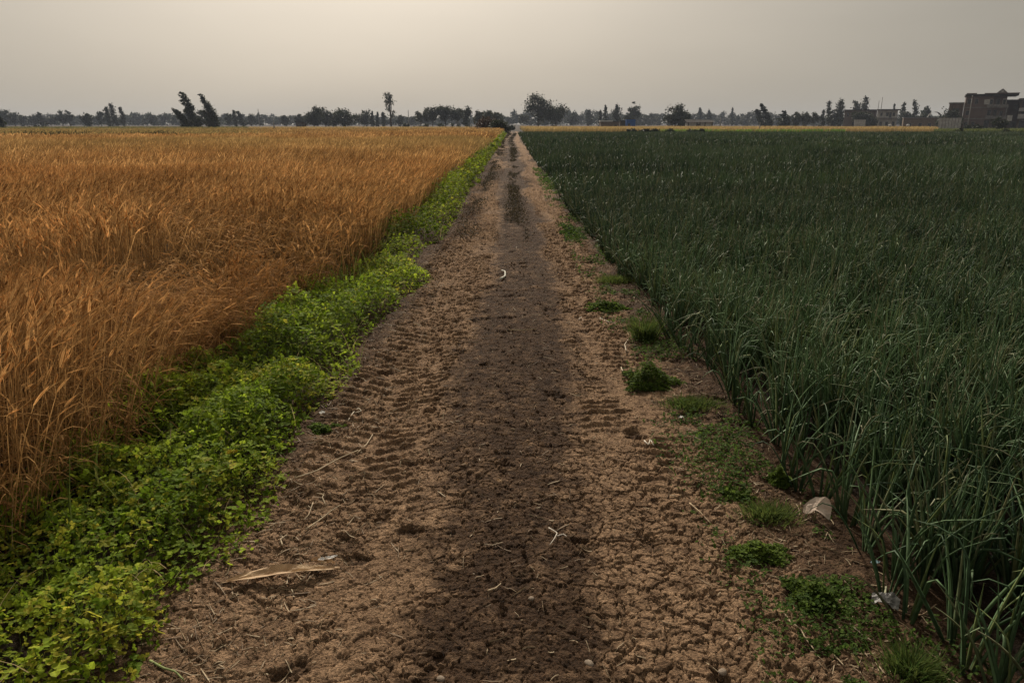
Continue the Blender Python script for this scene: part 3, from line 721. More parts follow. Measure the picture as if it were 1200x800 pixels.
# ------------------------------------------------------------------ trees
def rand_ball(n):
    v = rng.normal(0, 1, (n, 3)); v /= np.linalg.norm(v, axis=-1, keepdims=True); return v * (rng.random(n) ** .45)[:, None]
def leaf_cloud(mb, cen, rad, n, size, c1, c2):
    """leaf-sized faces through the volume of one clump"""
    p = rng.normal(0, .52, (n, 3)) * np.asarray(rad) + np.asarray(cen)
    a = rng.normal(0, 1, (n, 3)); a /= np.linalg.norm(a, axis=-1, keepdims=True)
    b = np.cross(a, rng.normal(0, 1, (n, 3))); b /= np.linalg.norm(b, axis=-1, keepdims=True)
    s = (size * (.5 + rng.random(n)))[:, None]
    v = np.stack([p - a * s, p + b * s * .55, p + a * s, p - b * s * .55], 1)
    c = mixc(c1, c2, rng.random(n)) * (.75 + .5 * random.random())
    mb.add(v, np.arange(n)[:, None] * 4 + np.arange(4)[None], col=np.repeat(c[:, None, :], 4, 1).reshape(-1, 3))
GREEN = ((.018, .027, .014), (.045, .055, .025))
GREY = ((.045, .055, .035), (.09, .1, .06))
def tree(label, px, top, hw, d, style='round', pal=GREEN, base=None, name=None, lean=0., cat='tree', group='trees along the horizon', dens=1.):
    x0 = XA(px, d); h = ZA(top, d); w = XA(600 + hw, d) * 1.12
    if style != 'bush': h = max(h, 2.0)
    elif h > 2: h *= 1.18
    o = empty(name or 'tree', (x0, d, 0), label, cat, group)
    lf = max(.14, .00105 * d); cl = []; tk = MB(); cr = MB()
    ax = lambda q: np.array([lean * h * q ** 1.5, 0, h * q])
    if style in ('round', 'airy', 'dome'):
        lo = {'round': .06, 'airy': .2, 'dome': .3}[style]; nc = {'round': 30, 'airy': 24, 'dome': 28}[style]
        for k in range(nc):
            v = rand_ball(1)[0]; q = lo + (1 - lo) * (.5 + .47 * v[2])
            wid = math.sqrt(max(.05, 1 - v[2] ** 2)) if style != 'dome' else math.sqrt(max(.1, 1 - max(v[2], 0) ** 2))
            c = ax(q) + np.array([v[0] * w * .8, v[1] * w * .8, 0]) * (.5 + .6 * wid)
            r = (.2 + .2 * random.random()) * min(w, h * .55) * (1 if style != 'airy' else .85)
            c[2] = min(c[2], h - r * .7); cl.append((c, (r * 1.15, r * 1.15, r * .85)))
        stems = 1 if random.random() < .6 else 2
    elif style == 'slim':
        nc = 15
        for k in range(nc):
            q = .14 + .84 * k / (nc - 1); wid = w * (math.sin(PI * min(1, q * .88 + .1)) ** .8) * (.65 + .5 * random.random())
            c = ax(q) + np.array([random.uniform(-.45, .45) * wid, random.uniform(-.4, .4) * wid, 0]); r = max(.55 * wid, .06 * h)
            c[2] = min(c[2], h - r * .8); cl.append((c, (r, r, r * 1.5)))
        stems = 1
    elif style == 'cone':
        nc = 14
        for k in range(nc):
            q = .12 + .84 * k / (nc - 1); wid = w * (1.05 - q) * (.7 + .5 * random.random()) + .12 * w
            c = ax(q) + np.array([random.uniform(-.4, .4) * wid, random.uniform(-.4, .4) * wid, 0]); cl.append((c, (wid * .7, wid * .7, h * .07)))
        stems = 1
    elif style == 'plume':                             # wind-combed: tufts streaming to one side
        nc = 24
        for k in range(nc):
            q = .10 + .88 * k / (nc - 1); wid = w * (1.02 - .7 * q) * (.75 + .5 * random.random())
            c = ax(q) + np.array([random.uniform(-.6, .6) * wid, random.uniform(-.5, .5) * wid, 0])
            r = max(.50 * wid, .18 * w); cl.append((c, (r, r, r * 1.2)))
            if q > .35 and random.random() < .6:
                cl.append((c + np.array([-r * 1.3, 0, r * .9]), (r * .75, r * .4, r * .42)))
        stems = 1
    elif style == 'tall':                              # long bare stem, ragged head
        for k in range(10):
            v = rand_ball(1)[0]; c = ax(.80 + .17 * v[2]) + np.array([v[0] * w * .7 - .05 * w, v[1] * w * .7, 0]); r = .3 * w * (.7 + .6 * random.random()); cl.append((c, (r, r, r * 1.2)))
        for q in (.42, .5, .56, .62, .33):
            c = ax(q) + np.array([random.uniform(-.6, .8) * w, 0, 0]); r = .34 * w; cl.append((c, (r, r, r)))
        stems = 2
    elif style == 'bush':
        for k in range(18):
            a = random.uniform(-1, 1); c = np.array([a * w * .85, random.uniform(-.7, .7) * w * .6, h * random.uniform(.15, .72) * math.sqrt(max(.08, 1 - a * a * .8))])
            r = h * .27 * (.8 + .5 * random.random()); cl.append((c, (min(r, w * .5) * 1.2, r, r * .8)))
        stems = 3
    for s_ in range(stems):
        off = random.uniform(-.25, .25) * w * (stems > 1); rt = max(.045 * h * .45, .07) / (1 + .3 * (stems > 1))
        tp = {'tall': .9, 'bush': .4}.get(style, .72)
        pts = [ax(q * tp) + np.array([off * (.4 + q), 0, 0]) + (np.array([random.uniform(-.02, .02) * h, 0, 0]) if 0 < q < 1 else 0) for q in np.linspace(0, 1, 6)]
        tk.tube(pts, rt * np.linspace(1.15, .3, 6), 6)
    for c, r in cl:
        if random.random() < .7:                       # a limb into the clump
            q = max(.12, min(.66, c[2] / h - .22)); st = ax(q); mid = (st + c) / 2 + np.array([0, 0, .03 * h])
            tk.tube([st, mid, c], np.array([.010, .007, .003]) * h * (.9 if style != 'bush' else .4), 5)
        vol = r[0] * r[2]
        leaf_cloud(cr, c, r, int(min(700, max(40, 5.5 * dens * vol / lf ** 2))), lf, *pal)
    tk.build('trunk', M['bark'], o, smooth=True)
    cr.build('crown', M['crown'], o)
    return o

T = tree
BR = ((.05, .03, .02), (.095, .058, .036))
T('small dark tree at the left edge of the picture, closest on that side', 3, 136, 3.5, 200, 'slim', lean=-.12)
T('hazy spreading tree at the far left behind the small dark tree', 8, 129, 9, 470, 'airy', lean=-.05)
T('hazy tree with ragged crown, second from the left edge', 18, 132, 7, 480, 'airy', lean=-.06)
T('low hazy round tree, third along from the left edge', 27, 135, 6.5, 520, 'round')
T('low grey tree left of the leaning hooked one', 41, 136, 5.5, 520, 'round')
T('hazy tree hooked over to the left by wind', 51, 133, 4.5, 470, 'plume', lean=-.22)
T('broad low hazy tree right of the hooked tree', 60, 137, 6.5, 520, 'round')
T('airy forked tree with open crown on the far left', 74, 130, 6.5, 450, 'airy', lean=-.08)
T('twin of the airy forked tree, narrower, on its right', 83, 129, 5, 455, 'airy', lean=-.1)
T('compact dark round tree on the far left', 103, 133, 7, 390, 'round', dens=1.3)
T('loose grey tree right of the compact dark round one', 119, 131, 6, 450, 'airy')
T('slender left one of the wind-combed trio on the far left', 129, 126, 4.5, 400, 'slim', lean=-.08)
T('tallest of the wind-combed trio on the far left', 137, 122, 5, 390, 'slim', lean=-.16)
T('right one of the wind-combed trio on the far left', 146, 126, 4, 400, 'slim', lean=-.12)
T('faint low tree before the hazy wood, between trio and black trees', 180, 134, 6, 560, 'round')
T('shortest of the three black windswept trees, bent far left', 221, 128, 7, 226, 'plume', lean=-.62, dens=1.7)
T('tallest black windswept tree, its tip streaming left', 231, 108, 8, 232, 'plume', lean=-.36, dens=1.9)
T('right black windswept tree with two pointed tips', 252, 112, 8.5, 236, 'plume', lean=-.30, dens=1.9)
T('greyer hazy tree showing between the black windswept trees', 242, 127, 6, 330, 'airy', lean=-.25)
T('small hazy flat-topped tree right of the black windswept trees', 268, 133, 5, 450, 'airy')
T('hazy forked tree right of the flat-topped one', 277, 130, 4, 440, 'slim', lean=-.12)
T('hazy left-leaning tree next to the forked one', 285, 131, 4.5, 440, 'plume', lean=-.25)
T('small hazy rounded tree standing alone in a gap', 295, 134, 4.5, 520, 'round')
T('faint tree below the thin mast', 304, 133, 5, 600, 'cone')
T('small faint round tree left of the dark hut', 334, 135, 5, 480, 'round')
T('small tree standing right over the dark hut', 351, 133, 5, 430, 'airy')
T('dark round tree at the left end of the thick clump', 368, 125, 10.5, 335, 'round', dens=1.2)
T('second tree of the thick clump, flat crown', 382, 125, 9.5, 345, 'round', dens=1.2)
T('low filler tree in the middle of the thick clump', 394, 131, 6, 338, 'round', dens=1.2)
T('biggest tree of the thick clump, at its right end', 404, 124, 14, 325, 'round', lean=-.05, dens=1.25)
T('hazier dome tree just right of the thick clump', 427, 129, 9, 420, 'round')
T('thin pointed tree left of the tall bare-stemmed one', 437, 131, 2.6, 420, 'cone')
T('second thin pointed tree left of the tall bare-stemmed one', 443, 132, 3, 425, 'cone')
T('blunt small tree at the foot of the tall bare-stemmed one', 449, 132, 3.4, 425, 'slim')
T('tall lone tree with bare stem and ragged tuft on top', 458, 107, 6.5, 325, 'tall', GREY, lean=-.03)
T('low round tree right of the tall bare-stemmed tree', 469, 135, 4.5, 440, 'round')
T('left end tree of the long dome-shaped grove', 494, 127, 7.5, 345, 'airy', GREY, dens=1.4)
T('second tree of the dome-shaped grove', 507, 125, 9, 350, 'dome', dens=1.1)
T('middle tree of the dome-shaped grove, highest', 522, 122, 10, 352, 'dome', dens=1.1)
T('fourth tree of the dome-shaped grove', 536, 124, 9, 350, 'dome', dens=1.1)
T('right end tree of the dome-shaped grove, pointed top', 547, 124, 7, 345, 'round', lean=-.04, dens=1.1)
T('greyish tree behind the reddish bush, left side', 562, 129, 7, 300, 'round', GREY)
T('greyish tree behind the reddish bush, tallest', 571, 127, 8, 305, 'round', GREY)
T('greyish tree behind the reddish bush, right side', 582, 132, 7, 300, 'round', GREY)
T('reddish brown bush on the left side of the track end', 573, 136, 11, 140, 'bush', BR, name='bush', cat='bush', group='bushes', dens=1.6)
T('dark green lower bush leaning over the track end', 585, 142, 9, 134, 'bush', GREEN, name='bush', cat='bush', group='bushes', dens=1.6)
T('small dark shrub in the middle where the track vanishes', 599, 146, 3, 210, 'bush', name='bush', cat='bush', group='bushes', dens=1.6)
T('pale green tree just right of the vanishing track', 613, 134, 7, 480, 'airy', GREY)
T('largest dark tree right of the track, tall double crown', 631, 108, 13, 325, 'round', lean=-.02, dens=.9)
T('lower right-hand mate of the largest dark tree', 650, 118, 13, 328, 'round', dens=.75)
T('hazy tree right of the largest dark tree', 671, 132, 6, 560, 'round')
T('hazy tree further right of the largest dark tree', 690, 130, 6, 560, 'slim')
T('pointed dark tree above the white-roofed shed', 709, 124, 5.5, 400, 'cone', dens=1.2)
T('bulky dark tree right of the pointed one', 722, 123, 6.5, 400, 'slim', dens=1.1)
T('small thin tree left of the pointed one', 703, 130, 2.6, 420, 'slim')
T('ball-headed tree on a clear stem above the blue shed', 743, 119, 6.5, 420, 'dome', lean=0)
T('low tree under the ball-headed one', 738, 132, 6, 410, 'round')
T('big dark leafy tree beside the long thatched shed', 792, 121, 12, 280, 'round', dens=1.25)
T('dark low tree joining the leafy one to the shed', 803, 132, 7, 275, 'round', dens=1.2)
T('thin spindly tree poking above the hazy wood right of the leafy tree', 821, 127, 2.2, 600, 'slim', lean=-.1)
T('blocky hazy tree above the thatched shed', 830, 130, 4, 600, 'slim')
T('narrow spire tree above the hazy wood', 857, 127, 2.6, 600, 'cone')
T('feathery dark tree streaming left, lower of the pair', 894, 129, 5, 330, 'plume', lean=-.45, dens=1.2)
T('feathery dark tree streaming left, taller of the pair', 902, 123, 6, 332, 'plume', lean=-.42, dens=1.2)
T('dark trailing shrub tree right of the feathery pair', 921, 132, 8, 320, 'plume', lean=-.2, dens=1.3)
T('grey-green round tree on the right', 932, 129, 6, 330, 'round', GREY)
T('grey-green lower tree next to the round one', 943, 132, 6, 330, 'round', GREY)
T('pale open tree left of the pointed conifer', 954, 132, 5, 330, 'airy', GREY)
T('small pointed conifer left of the tall pair', 963, 129, 4, 340, 'cone')
T('slim ragged tree, left of the tall dense one', 970, 119, 4.5, 360, 'slim', lean=-.04)
T('tall dense tree left of the low brick block', 983, 117, 7, 360, 'slim', dens=1.2)
T('bushy lower tree between slim and tall dense trees', 976, 129, 6, 355, 'round')
T('half-bare airy tree above the brick block', 1000, 115, 5.5, 400, 'airy', GREY, dens=.6)
T('dark dense tree rising above the brick block', 1011, 114, 6.5, 395, 'slim', dens=1.3)
T('broad dark tree in front of the brick block', 1009, 128, 10, 300, 'round', dens=1.1)
T('grey-brown shrub tree left of the white house', 1021, 133, 6, 298, 'round', GREY)
T('tiny pointed tree behind the white house roof', 1045, 122, 2.6, 420, 'cone')
T('dark tree right of the white house', 1056, 121, 4.5, 380, 'slim')
T('low dark tree right of the white house', 1062, 130, 5, 375, 'round')
T('ragged tall tree in the middle of the right-hand gap', 1070, 118, 5, 380, 'slim', lean=-.06)
T('dark forked tree left of the grey vault', 1084, 124, 5.5, 370, 'airy', lean=-.05, dens=1.3)
T('dark low tree behind the long brown wall', 1078, 132, 8, 365, 'round')
T('black bushy tree hanging over the white wall', 1111, 129.5, 9.5, 226, 'bush', name='bush', cat='bush', group='bushes', dens=1.5)
T('thin dark shrub in front of the brick building', 1171, 137, 8, 150, 'airy', name='shrub', cat='shrub', group='bushes', dens=.9)
T('small round shrub at the field edge, left of the building pole', 1125, 149.5, 3, 134, 'bush', name='shrub', cat='shrub', group='bushes')
T('small round shrub at the field edge under the right balcony', 1180, 150, 3, 134, 'bush', name='shrub', cat='shrub', group='bushes')
T('low shrub at the foot of the pole', 1135, 144.5, 3.5, 170, 'bush', name='shrub', cat='shrub', group='bushes')
T('low shrub at the building foot right of the pole', 1145, 145, 4, 172, 'bush', name='shrub', cat='shrub', group='bushes')
T('dark low hedge under the dome-shaped grove', 517, 144.5, 37, 300, 'bush', name='hedge', cat='hedge', group='bushes', dens=1.5)
T('dark mound of scrub at the far left of the wheat', 44, 146, 13, 240, 'bush', name='shrub', cat='shrub', group='bushes', dens=1.2)
T('black small shrub left of the dome-shaped grove', 476, 144.5, 3, 290, 'bush', name='shrub', cat='shrub', group='bushes')
for i, (px, w_) in enumerate(((740, 9), (757, 6), (768, 5), (786, 5), (811, 5), (822, 3))):
    T(['longest dark scrub on the onion edge, below the blue shed', 'second scrub from the left along the onion edge', 'low third scrub along the onion edge', 'scrub on the onion edge below the leafy dark tree', 'scrub on the onion edge below the thatched shed', 'last tiny scrub on the onion edge before the bright green strip'][i],
      px, 150.0, w_, 132, 'bush', name='shrub', cat='shrub', group='dark scrub along the far onion edge')

# hazy wood closing the horizon
mb = MB()
px = -60
while px < 1260:
    d = random.uniform(640, 900); x0 = XA(px, d)
    left_low = 1.0 if 560 < px < 900 or 150 < px < 215 else .8
    h = random.uniform(8.5, 13.5) * left_low * d / 800 * (1.15 if 600 < px < 720 else 1)
    for k in range(9):
        q = random.uniform(.15, .93); w_ = random.uniform(2.2, 4.4)
        leaf_cloud(mb, (x0 + random.uniform(-.8, .8) * w_, d + random.uniform(-4, 4), h * q), (w_ * (1.15 - .6 * q), w_, h * .14), 60, .8, *GREEN)
    px += random.uniform(2.2, 5.0)
tag(mb.build('distant_wood', M['crown']), 'bluish hazy wood along the whole horizon', 'wood', kind='stuff')

# ------------------------------------------------------------------ buildings
def part(name, m, parent, *boxes, smooth=False):
    mb = MB()
    for b in boxes: mb.box(*b)
    return mb.build(name, m, parent)
def window(parent, x, z, w, h, yf=0., surround=None, door=False):
    """frame standing proud of the wall with a dark pane set into it"""
    t = .09; mb = MB()
    mb.box(x - w / 2 - t, x - w / 2, yf - .07, yf - .002, z, z + h); mb.box(x + w / 2, x + w / 2 + t, yf - .07, yf - .002, z, z + h)
    mb.box(x - w / 2 - t, x + w / 2 + t, yf - .07, yf - .002, z + h, z + h + t); mb.box(x - w / 2 - t, x + w / 2 + t, yf - .10, yf - .002, z - t, z)
    o = mb.build('door' if door else 'window', M[surround or 'concrete'], parent)
    p = MB(); p.box(x - w / 2, x + w / 2, yf - .03, yf - .003, z, z + h); p.build('pane', M['glass'], o)
    return o

D = 230
s = D / F / 1.041
b1 = empty('brick_building', (XA(1127, D), D, 0), 'three-storey unfinished red brick building with overhanging roof slab', 'building', rz=math.radians(-29))
top = ZA(113, D)
part('wall', M['brick'], b1, (0, 8.2, 0, 11, 0, top), (8.2, 12.0, 1.2, 11, 0, top - .003))
part('roof', M['darkroof'], b1, (-.3, 15.0, -.7, 11.4, top, top + .55))
part('parapet', M['brick'], b1, (0, 3.0, .0, .25, top + .55, top + .85), (5.2, 15.2, -.5, -.25, top + .55, top + .8))
gm = MB(); gx = 10.2
gm.add([(gx - 1.6, -.5, top + .8), (gx + 1.6, -.5, top + .8), (gx, -.5, top + 2.0), (gx - 1.6, -.2, top + .8), (gx + 1.6, -.2, top + .8), (gx, -.2, top + 2.0)], [(0, 3, 4, 1), (1, 4, 5, 2), (2, 5, 3, 0)], [(0, 1, 2), (5, 4, 3)])
gb = gm.build('gable', M['concrete'], b1)
gm = MB(); gm.box(gx - .35, gx + .35, -.56, -.503, top + .95, top + 1.5); gm.build('plaque', M['plaster'], gb)
fl = top / 3
for k in (1, 2):
    part('balcony', M['concrete'], b1, (6.4, 12.6, -1.0, -.004, fl * k - .15, fl * k + .05), (6.4, 12.6, -1.0, -.88, fl * k + .05, fl * k + .75), (12.48, 12.6, -.88, -.004, fl * k + .05, fl * k + .75))
for x_, z_, w_, h_ in ((1.1, fl * 2 + 1, .9, 1.3), (3.2, fl * 2 + 1, .9, 1.3), (1.1, fl + 1, .9, 1.2), (1.1, 1, .9, 1.2), (3.2, 1, .9, 1.2), (7.4, fl + .9, 1., 1.4)):
    window(b1, x_, z_, w_, h_)
part('panel', M['plaster'], b1, (5.5, 7.0, -.06, -.003, fl * 2 + .8, fl * 2 + 2.2))
window(b1, 7.55, fl * 2 + .8, .9, 1.4, surround='plaster')
window(b1, 9.6, fl * 2 + .8, .9, 1.4, 1.2)
part('panel', M['plaster'], b1, (10.8, 11.95, 1.13, 1.197, fl * 2 + .3, fl * 2 + 2.4))
window(b1, 11.35, fl * 2 + .8, .65, 1.2, 1.13)
window(b1, 9.2, fl + .6, .9, 1.8, 1.2); window(b1, 11.0, fl + .6, .8, 1.4, 1.2)
window(b1, 7.1, .05, 1.4, 2.5, door=True); window(b1, 10.2, .05, 2.6, 2.6, 1.2, door=True)
part('floor_slab', M['concrete'], b1, *[(-.03, 6.38, -.06, -.004, fl * k - .15, fl * k + .1) for k in (1, 2)])
part('laundry_sheet', M['plaster'], b1, (12.75, 14.2, -.95, -.92, fl - .7, fl + .9))
part('column', M['concrete'], b1, (12.1, 12.45, -.85, -.5, 0, fl * 2 - .16))

b2 = empty('brick_annex', (XA(1109, D + 3), D + 3, 0), 'two-storey plain brick annex left of the big brick building', 'building', rz=math.radians(-29))
t2 = ZA(121.5, D + 3)
part('wall', M['brick'], b2, (0, 4.35, 0, 8, 0, t2)); part('roof', M['concrete'], b2, (-.2, 4.4, -.25, 8.2, t2, t2 + .3))
window(b2, 2.2, t2 - 2.6, 2.0, 1.2); window(b2, 3.5, t2 - 5.4, .9, 1.2); window(b2, 1.0, 1, .9, 1.2)

b3 = empty('brick_building', (XA(1170, D + 3), D + 3, 0), 'dark bare brick house half hidden right of the big brick building', 'building', rz=math.radians(-29))
t3 = ZA(118.5, D + 3)
part('wall', M['dullbrick'], b3, (0, 6.6, 0, 9, 0, t3)); part('roof', M['concrete'], b3, (-.3, 6.8, -.5, 9.2, t3, t3 + .35)); window(b3, 4.2, t3 - 2.4, 1, 1.3); window(b3, 4.2, .1, 1.2, 2.0, door=True)
b4 = empty('plastered_house', (XA(1191, D - 2), D - 2, 0), 'pale house with balconies cut off by the right edge', 'building', rz=math.radians(-29))
t4 = ZA(117, D - 2)
part('wall', M['mudwall'], b4, (0, 9, 0, 9, 0, t4)); part('roof', M['concrete'], b4, (-.3, 9.3, -1.1, 9.2, t4, t4 + .4))
part('balcony', M['plaster'], b4, (-.2, 9.2, -1.3, -.004, t4 - 5.3, t4 - 5.1), (-.2, 9.2, -1.3, -1.15, t4 - 5.1, t4 - 4.0)); part('balcony', M['plaster'], b4, (-.2, 9.2, -1.3, -.004, t4 - 3.2, t4 - 3.0), (-.2, 9.2, -1.3, -1.15, t4 - 3.0, t4 - 2.3))
window(b4, 1.5, t4 - 2.1, 1.6, 1.8); window(b4, 1.5, t4 - 5.0, 1.6, 1.6); window(b4, 1.5, .4, 1.8, 2.1, door=True); window(b4, 5, t4 - 2.1, 1.6, 1.8)

bw = empty('compound_wall', (XA(1100, 220), 220, 0), 'whitewashed compound wall with vertical joints before the brick annex', 'wall')
zt_ = ZA(138.5, 220); n_ = 7; ww = (XA(1126, 220) - XA(1100, 220)) / n_
part('wall', M['plaster'], bw, *[(k * ww + .03, (k + 1) * ww - .03, 0, .2, 0, zt_) for k in range(n_)])
part('coping', M['concrete'], bw, (0, n_ * ww, -.04, .24, zt_, zt_ + .12)); part('pier', M['concrete'], bw, *[(k * ww - .06, k * ww + .06, -.05, .22, 0, zt_ - .003) for k in range(n_ + 1)])

for b_ in (b1, b2, b3, b4): b_.scale = (.86, 1, 1)

# white two-storey house
b5 = empty('white_house', (XA(1027, 320), 320, 0), 'small white two-storey house with flat overhanging roof', 'house')
t5 = ZA(129.3, 320); w5 = XA(1050, 320) - XA(1027, 320)
part('wall', M['plaster'], b5, (0, w5, 0, 8, 0, t5)); part('roof', M['darkroof'], b5, (-.8, w5 + 1.1, -1.5, 8.4, t5, t5 + .38))
part('balcony', M['concrete'], b5, (-.3, w5 + .5, -1.4, -.004, t5 * .53, t5 * .53 + .35))
for x_ in (1.4, 3.9, 6.6): window(b5, x_, t5 * .53 + 1.0, .9, 1.3); window(b5, x_ + .2, .9, 1.0, 1.5)
window(b5, 5.2, t5 * .53 + .4, .9, 2.0, door=True)
b6 = empty('brick_block', (XA(988, 330), 330, 0), 'low flat-roofed pinkish brick block behind a dark tree', 'house')
t6 = ZA(129.5, 330); w6 = XA(1026, 330) - XA(988, 330)
part('wall', M['dullbrick'], b6, (0, w6, 0, 9, 0, t6)); part('roof', M['darkroof'], b6, (-.3, w6 + .3, -.5, 9.3, t6, t6 + .3)); window(b6, 1.6, t6 - 2.5, 1, 1.4); window(b6, 4.2, 1, 1, 1.4); window(b6, 11, t6 - 2.5, 1, 1.4)
b7 = empty('low_wall', (XA(1001, 285), 285, 0), 'short low white wall below the dark tree and brick block', 'wall')
zz_ = ZA(140.5, 285); w7 = XA(1014, 285) - XA(1001, 285)
part('wall', M['plaster'], b7, (0, w7, 0, .2, 0, zz_)); part('coping', M['concrete'], b7, (-.05, w7 + .05, -.05, .25, zz_, zz_ + .1))
b8 = empty('long_shed', (XA(1058, 300), 300, 0), 'long low brown shed with pale roof edge', 'shed')
t8 = ZA(138.6, 300); w8 = XA(1097, 300) - XA(1058, 300)
part('wall', M['mudwall'], b8, (0, w8, 0, 6, 0, t8)); part('roof', M['concrete'], b8, (-.2, w8 + .2, -.4, 6.3, t8, t8 + .28)); 
for x_ in (2.5, 6.5, 10.): window(b8, x_, .8, 1.2, 1.0)
# vault
b9 = empty('vaulted_barn', (XA(1094, 320), 320, 0), 'small grey barn with a rounded vault roof', 'barn')
mv = MB(); r9 = 2.6; h9 = ZA(131, 320) - r9
a_ = np.linspace(0, PI, 13); rim = [(r9 * math.cos(q), r9 * math.sin(q) + h9) for q in a_]
mv.add([(x, y, z) for y in (-.2, 7.2) for x, z in rim], [(k, k + 1, k + 14, k + 13) for k in range(12)])
mv.add([(x * .94, y, (z - h9) * .94 + h9) for y in (-.2, 7.2) for x, z in rim], [(k + 13, k + 14, k + 1, k) for k in range(12)])
mv.build('roof', M['concrete'], b9); part('wall', M['mudwall'], b9, (-r9 + .1, r9 - .1, 0, 7, 0, h9)); window(b9, 0, .05, 1.4, 2.2, door=True)
for b_ in (b5, b6, b8): b_.rotation_euler = (0, 0, math.radians(-23)); b_.scale = (.9, 1, 1)
b9.rotation_euler = (0, 0, math.radians(-26))
# thatched shed
c1 = empty('thatched_shed', (XA(806, 262), 262, 0), 'long low shed with dark thatch over pale walls', 'shed')
t10 = ZA(143.4, 262); w10 = XA(835, 262) - XA(806, 262)
part('wall', M['plaster'], c1, (0, w10, 0, 4, 0, t10)); part('pier', M['wood'], c1, *[(x_, x_ + .35, -.12, -.004, 0, t10 - .01) for x_ in (0, 2.9, 3.9, 5.6, w10 - .35)])
mr_ = MB(); zr = ZA(140.6, 262); mr_.add([(-.6, -.7, t10 + .01), (w10 + .5, -.7, t10 + .01), (w10 + .3, 2, zr), (-.9, 2, zr + .2), (-.6, 4.5, t10 + .01), (w10 + .5, 4.5, t10 + .01)], [(0, 1, 2, 3), (3, 2, 5, 4), (0, 4, 5, 1)], [(0, 3, 4), (1, 5, 2)])
mr_.build('roof', M['darkroof'], c1); window(c1, 3.3, .1, .9, 1.5, door=True)
# blue shed
c2 = empty('blue_shed', (XA(734, 255), 255, 0), 'bright blue metal shed standing at the edge of the golden strip', 'shed')
t11 = ZA(140.6, 255); w11 = XA(744.5, 255) - XA(734, 255)
part('wall', M['blue'], c2, (0, w11, 0, 2.4, .1, t11)); part('roof', M['blue'], c2, (-.06, w11 + .06, -.06, 2.46, t11, t11 + .12)); part('skid', M['wood'], c2, (.1, w11 - .1, .1, .3, 0, .1), (.1, w11 - .1, 2.0, 2.2, 0, .1)); window(c2, w11 * .3, .25, .8, 1.5, door=True, surround='blue')
c3 = empty('brown_shed', (XA(704, 265), 265, 0), 'low brown shed with a white sheet roof', 'shed')
t12 = ZA(142.6, 265); w12 = XA(727, 265) - XA(704, 265)
part('wall', M['mudwall'], c3, (0, w12, 0, 4, 0, t12)); part('roof', M['whiteroof'], c3, (-.2, w12 * .6, -.5, 4.2, t12, t12 + .32)); part('roof', M['darkroof'], c3, (w12 * .6 + .02, w12 + .2, -.3, 4.2, t12, t12 + .2)); window(c3, w12 * .75, .1, 1., 1.2, door=True)
c4 = empty('dark_hut', (XA(347, 330), 330, 0), 'small dark hut beside the thick clump of trees', 'hut')
t13 = ZA(143.6, 330); w13 = XA(357, 330) - XA(347, 330)
part('wall', M['wood'], c4, (0, w13, 0, 3, 0, t13)); part('roof', M['darkroof'], c4, (-.3, w13 + .3, -.4, 3.3, t13, t13 + .3)); window(c4, 1.8, .1, .9, 1.2, door=True)
c5 = empty('lean_to', (XA(726.5, 258), 258, 0), 'dark wooden lean-to pressed against the blue shed', 'shed')
t14 = ZA(141.8, 258); w14 = XA(733, 258) - XA(726.5, 258)
part('wall', M['wood'], c5, (0, w14, 0, 2, 0, t14)); part('roof', M['darkroof'], c5, (-.15, w14 + .15, -.25, 2.2, t14, t14 + .15))

def pole(label, px, top, d, r=.11, name='utility_pole', arm=True):
    o = empty(name, (XA(px, d), d, 0), label, 'pole', 'poles on the horizon'); h = ZA(top, d)
    mb = MB(); mb.tube([(0, 0, 0), (0, 0, h * .5), (0, 0, h)], [r * 1.3, r, r * .7], 8); mb.build('shaft', M['pole'], o, smooth=True)
    if arm: part('crossarm', M['wood'], o, (-.8, .8, -.06 - r, -r, h - .5, h - .38))
pole('pale slim pole standing against the brick building front', 1134, 112, 205, .12)
pole('thin tall mast, taller one left of the white house', 1030, 114, 318, .13, 'mast', False)
pole('thin shorter mast left of the white house', 1026.5, 118, 316, .13, 'mast', False)
pole('faint thin mast above the trees far left', 304, 128, 590, .3, 'mast', False)
pole('faint thin mast left of the dome-shaped grove', 479, 129, 480, .24, 'mast', False)
pole('pale short post in front of the hazy wood right of the thatched shed', 844, 138, 300, .2, 'post', False)
pole('dark stake in the wheat on the left', 321, 142.5, 160, .12, 'stake', False)
pole('dark stake at the far edge of the bright green strip', 890.5, 143.5, 150, .09, 'stake', False)

def bundle(label, px, py, r, d, m):
    bm = bmesh.new(); bmesh.ops.create_icosphere(bm, subdivisions=2, radius=r)
    for v in bm.verts: v.co *= .8 + .4 * random.random(); v.co.z = v.co.z * .9 + r * .75
    me = bpy.data.meshes.new('sack'); bm.to_mesh(me); bm.free(); me.materials.append(m)
    o = bpy.data.objects.new('sack', me); C.objects.link(o); o.location = (XA(px, d), d, max(0, ZA(py, d) - r)); tag(o, label, 'sack')
bundle('white sack on the golden strip below the white house', 1043, 146.6, .42, 215, M['white'])
bundle('cream sack on the golden strip below the long shed', 1064, 146.6, .42, 215, M['white'])
bundle('pale sack beside the shrub where the track vanishes', 603, 147, .35, 200, M['white'])

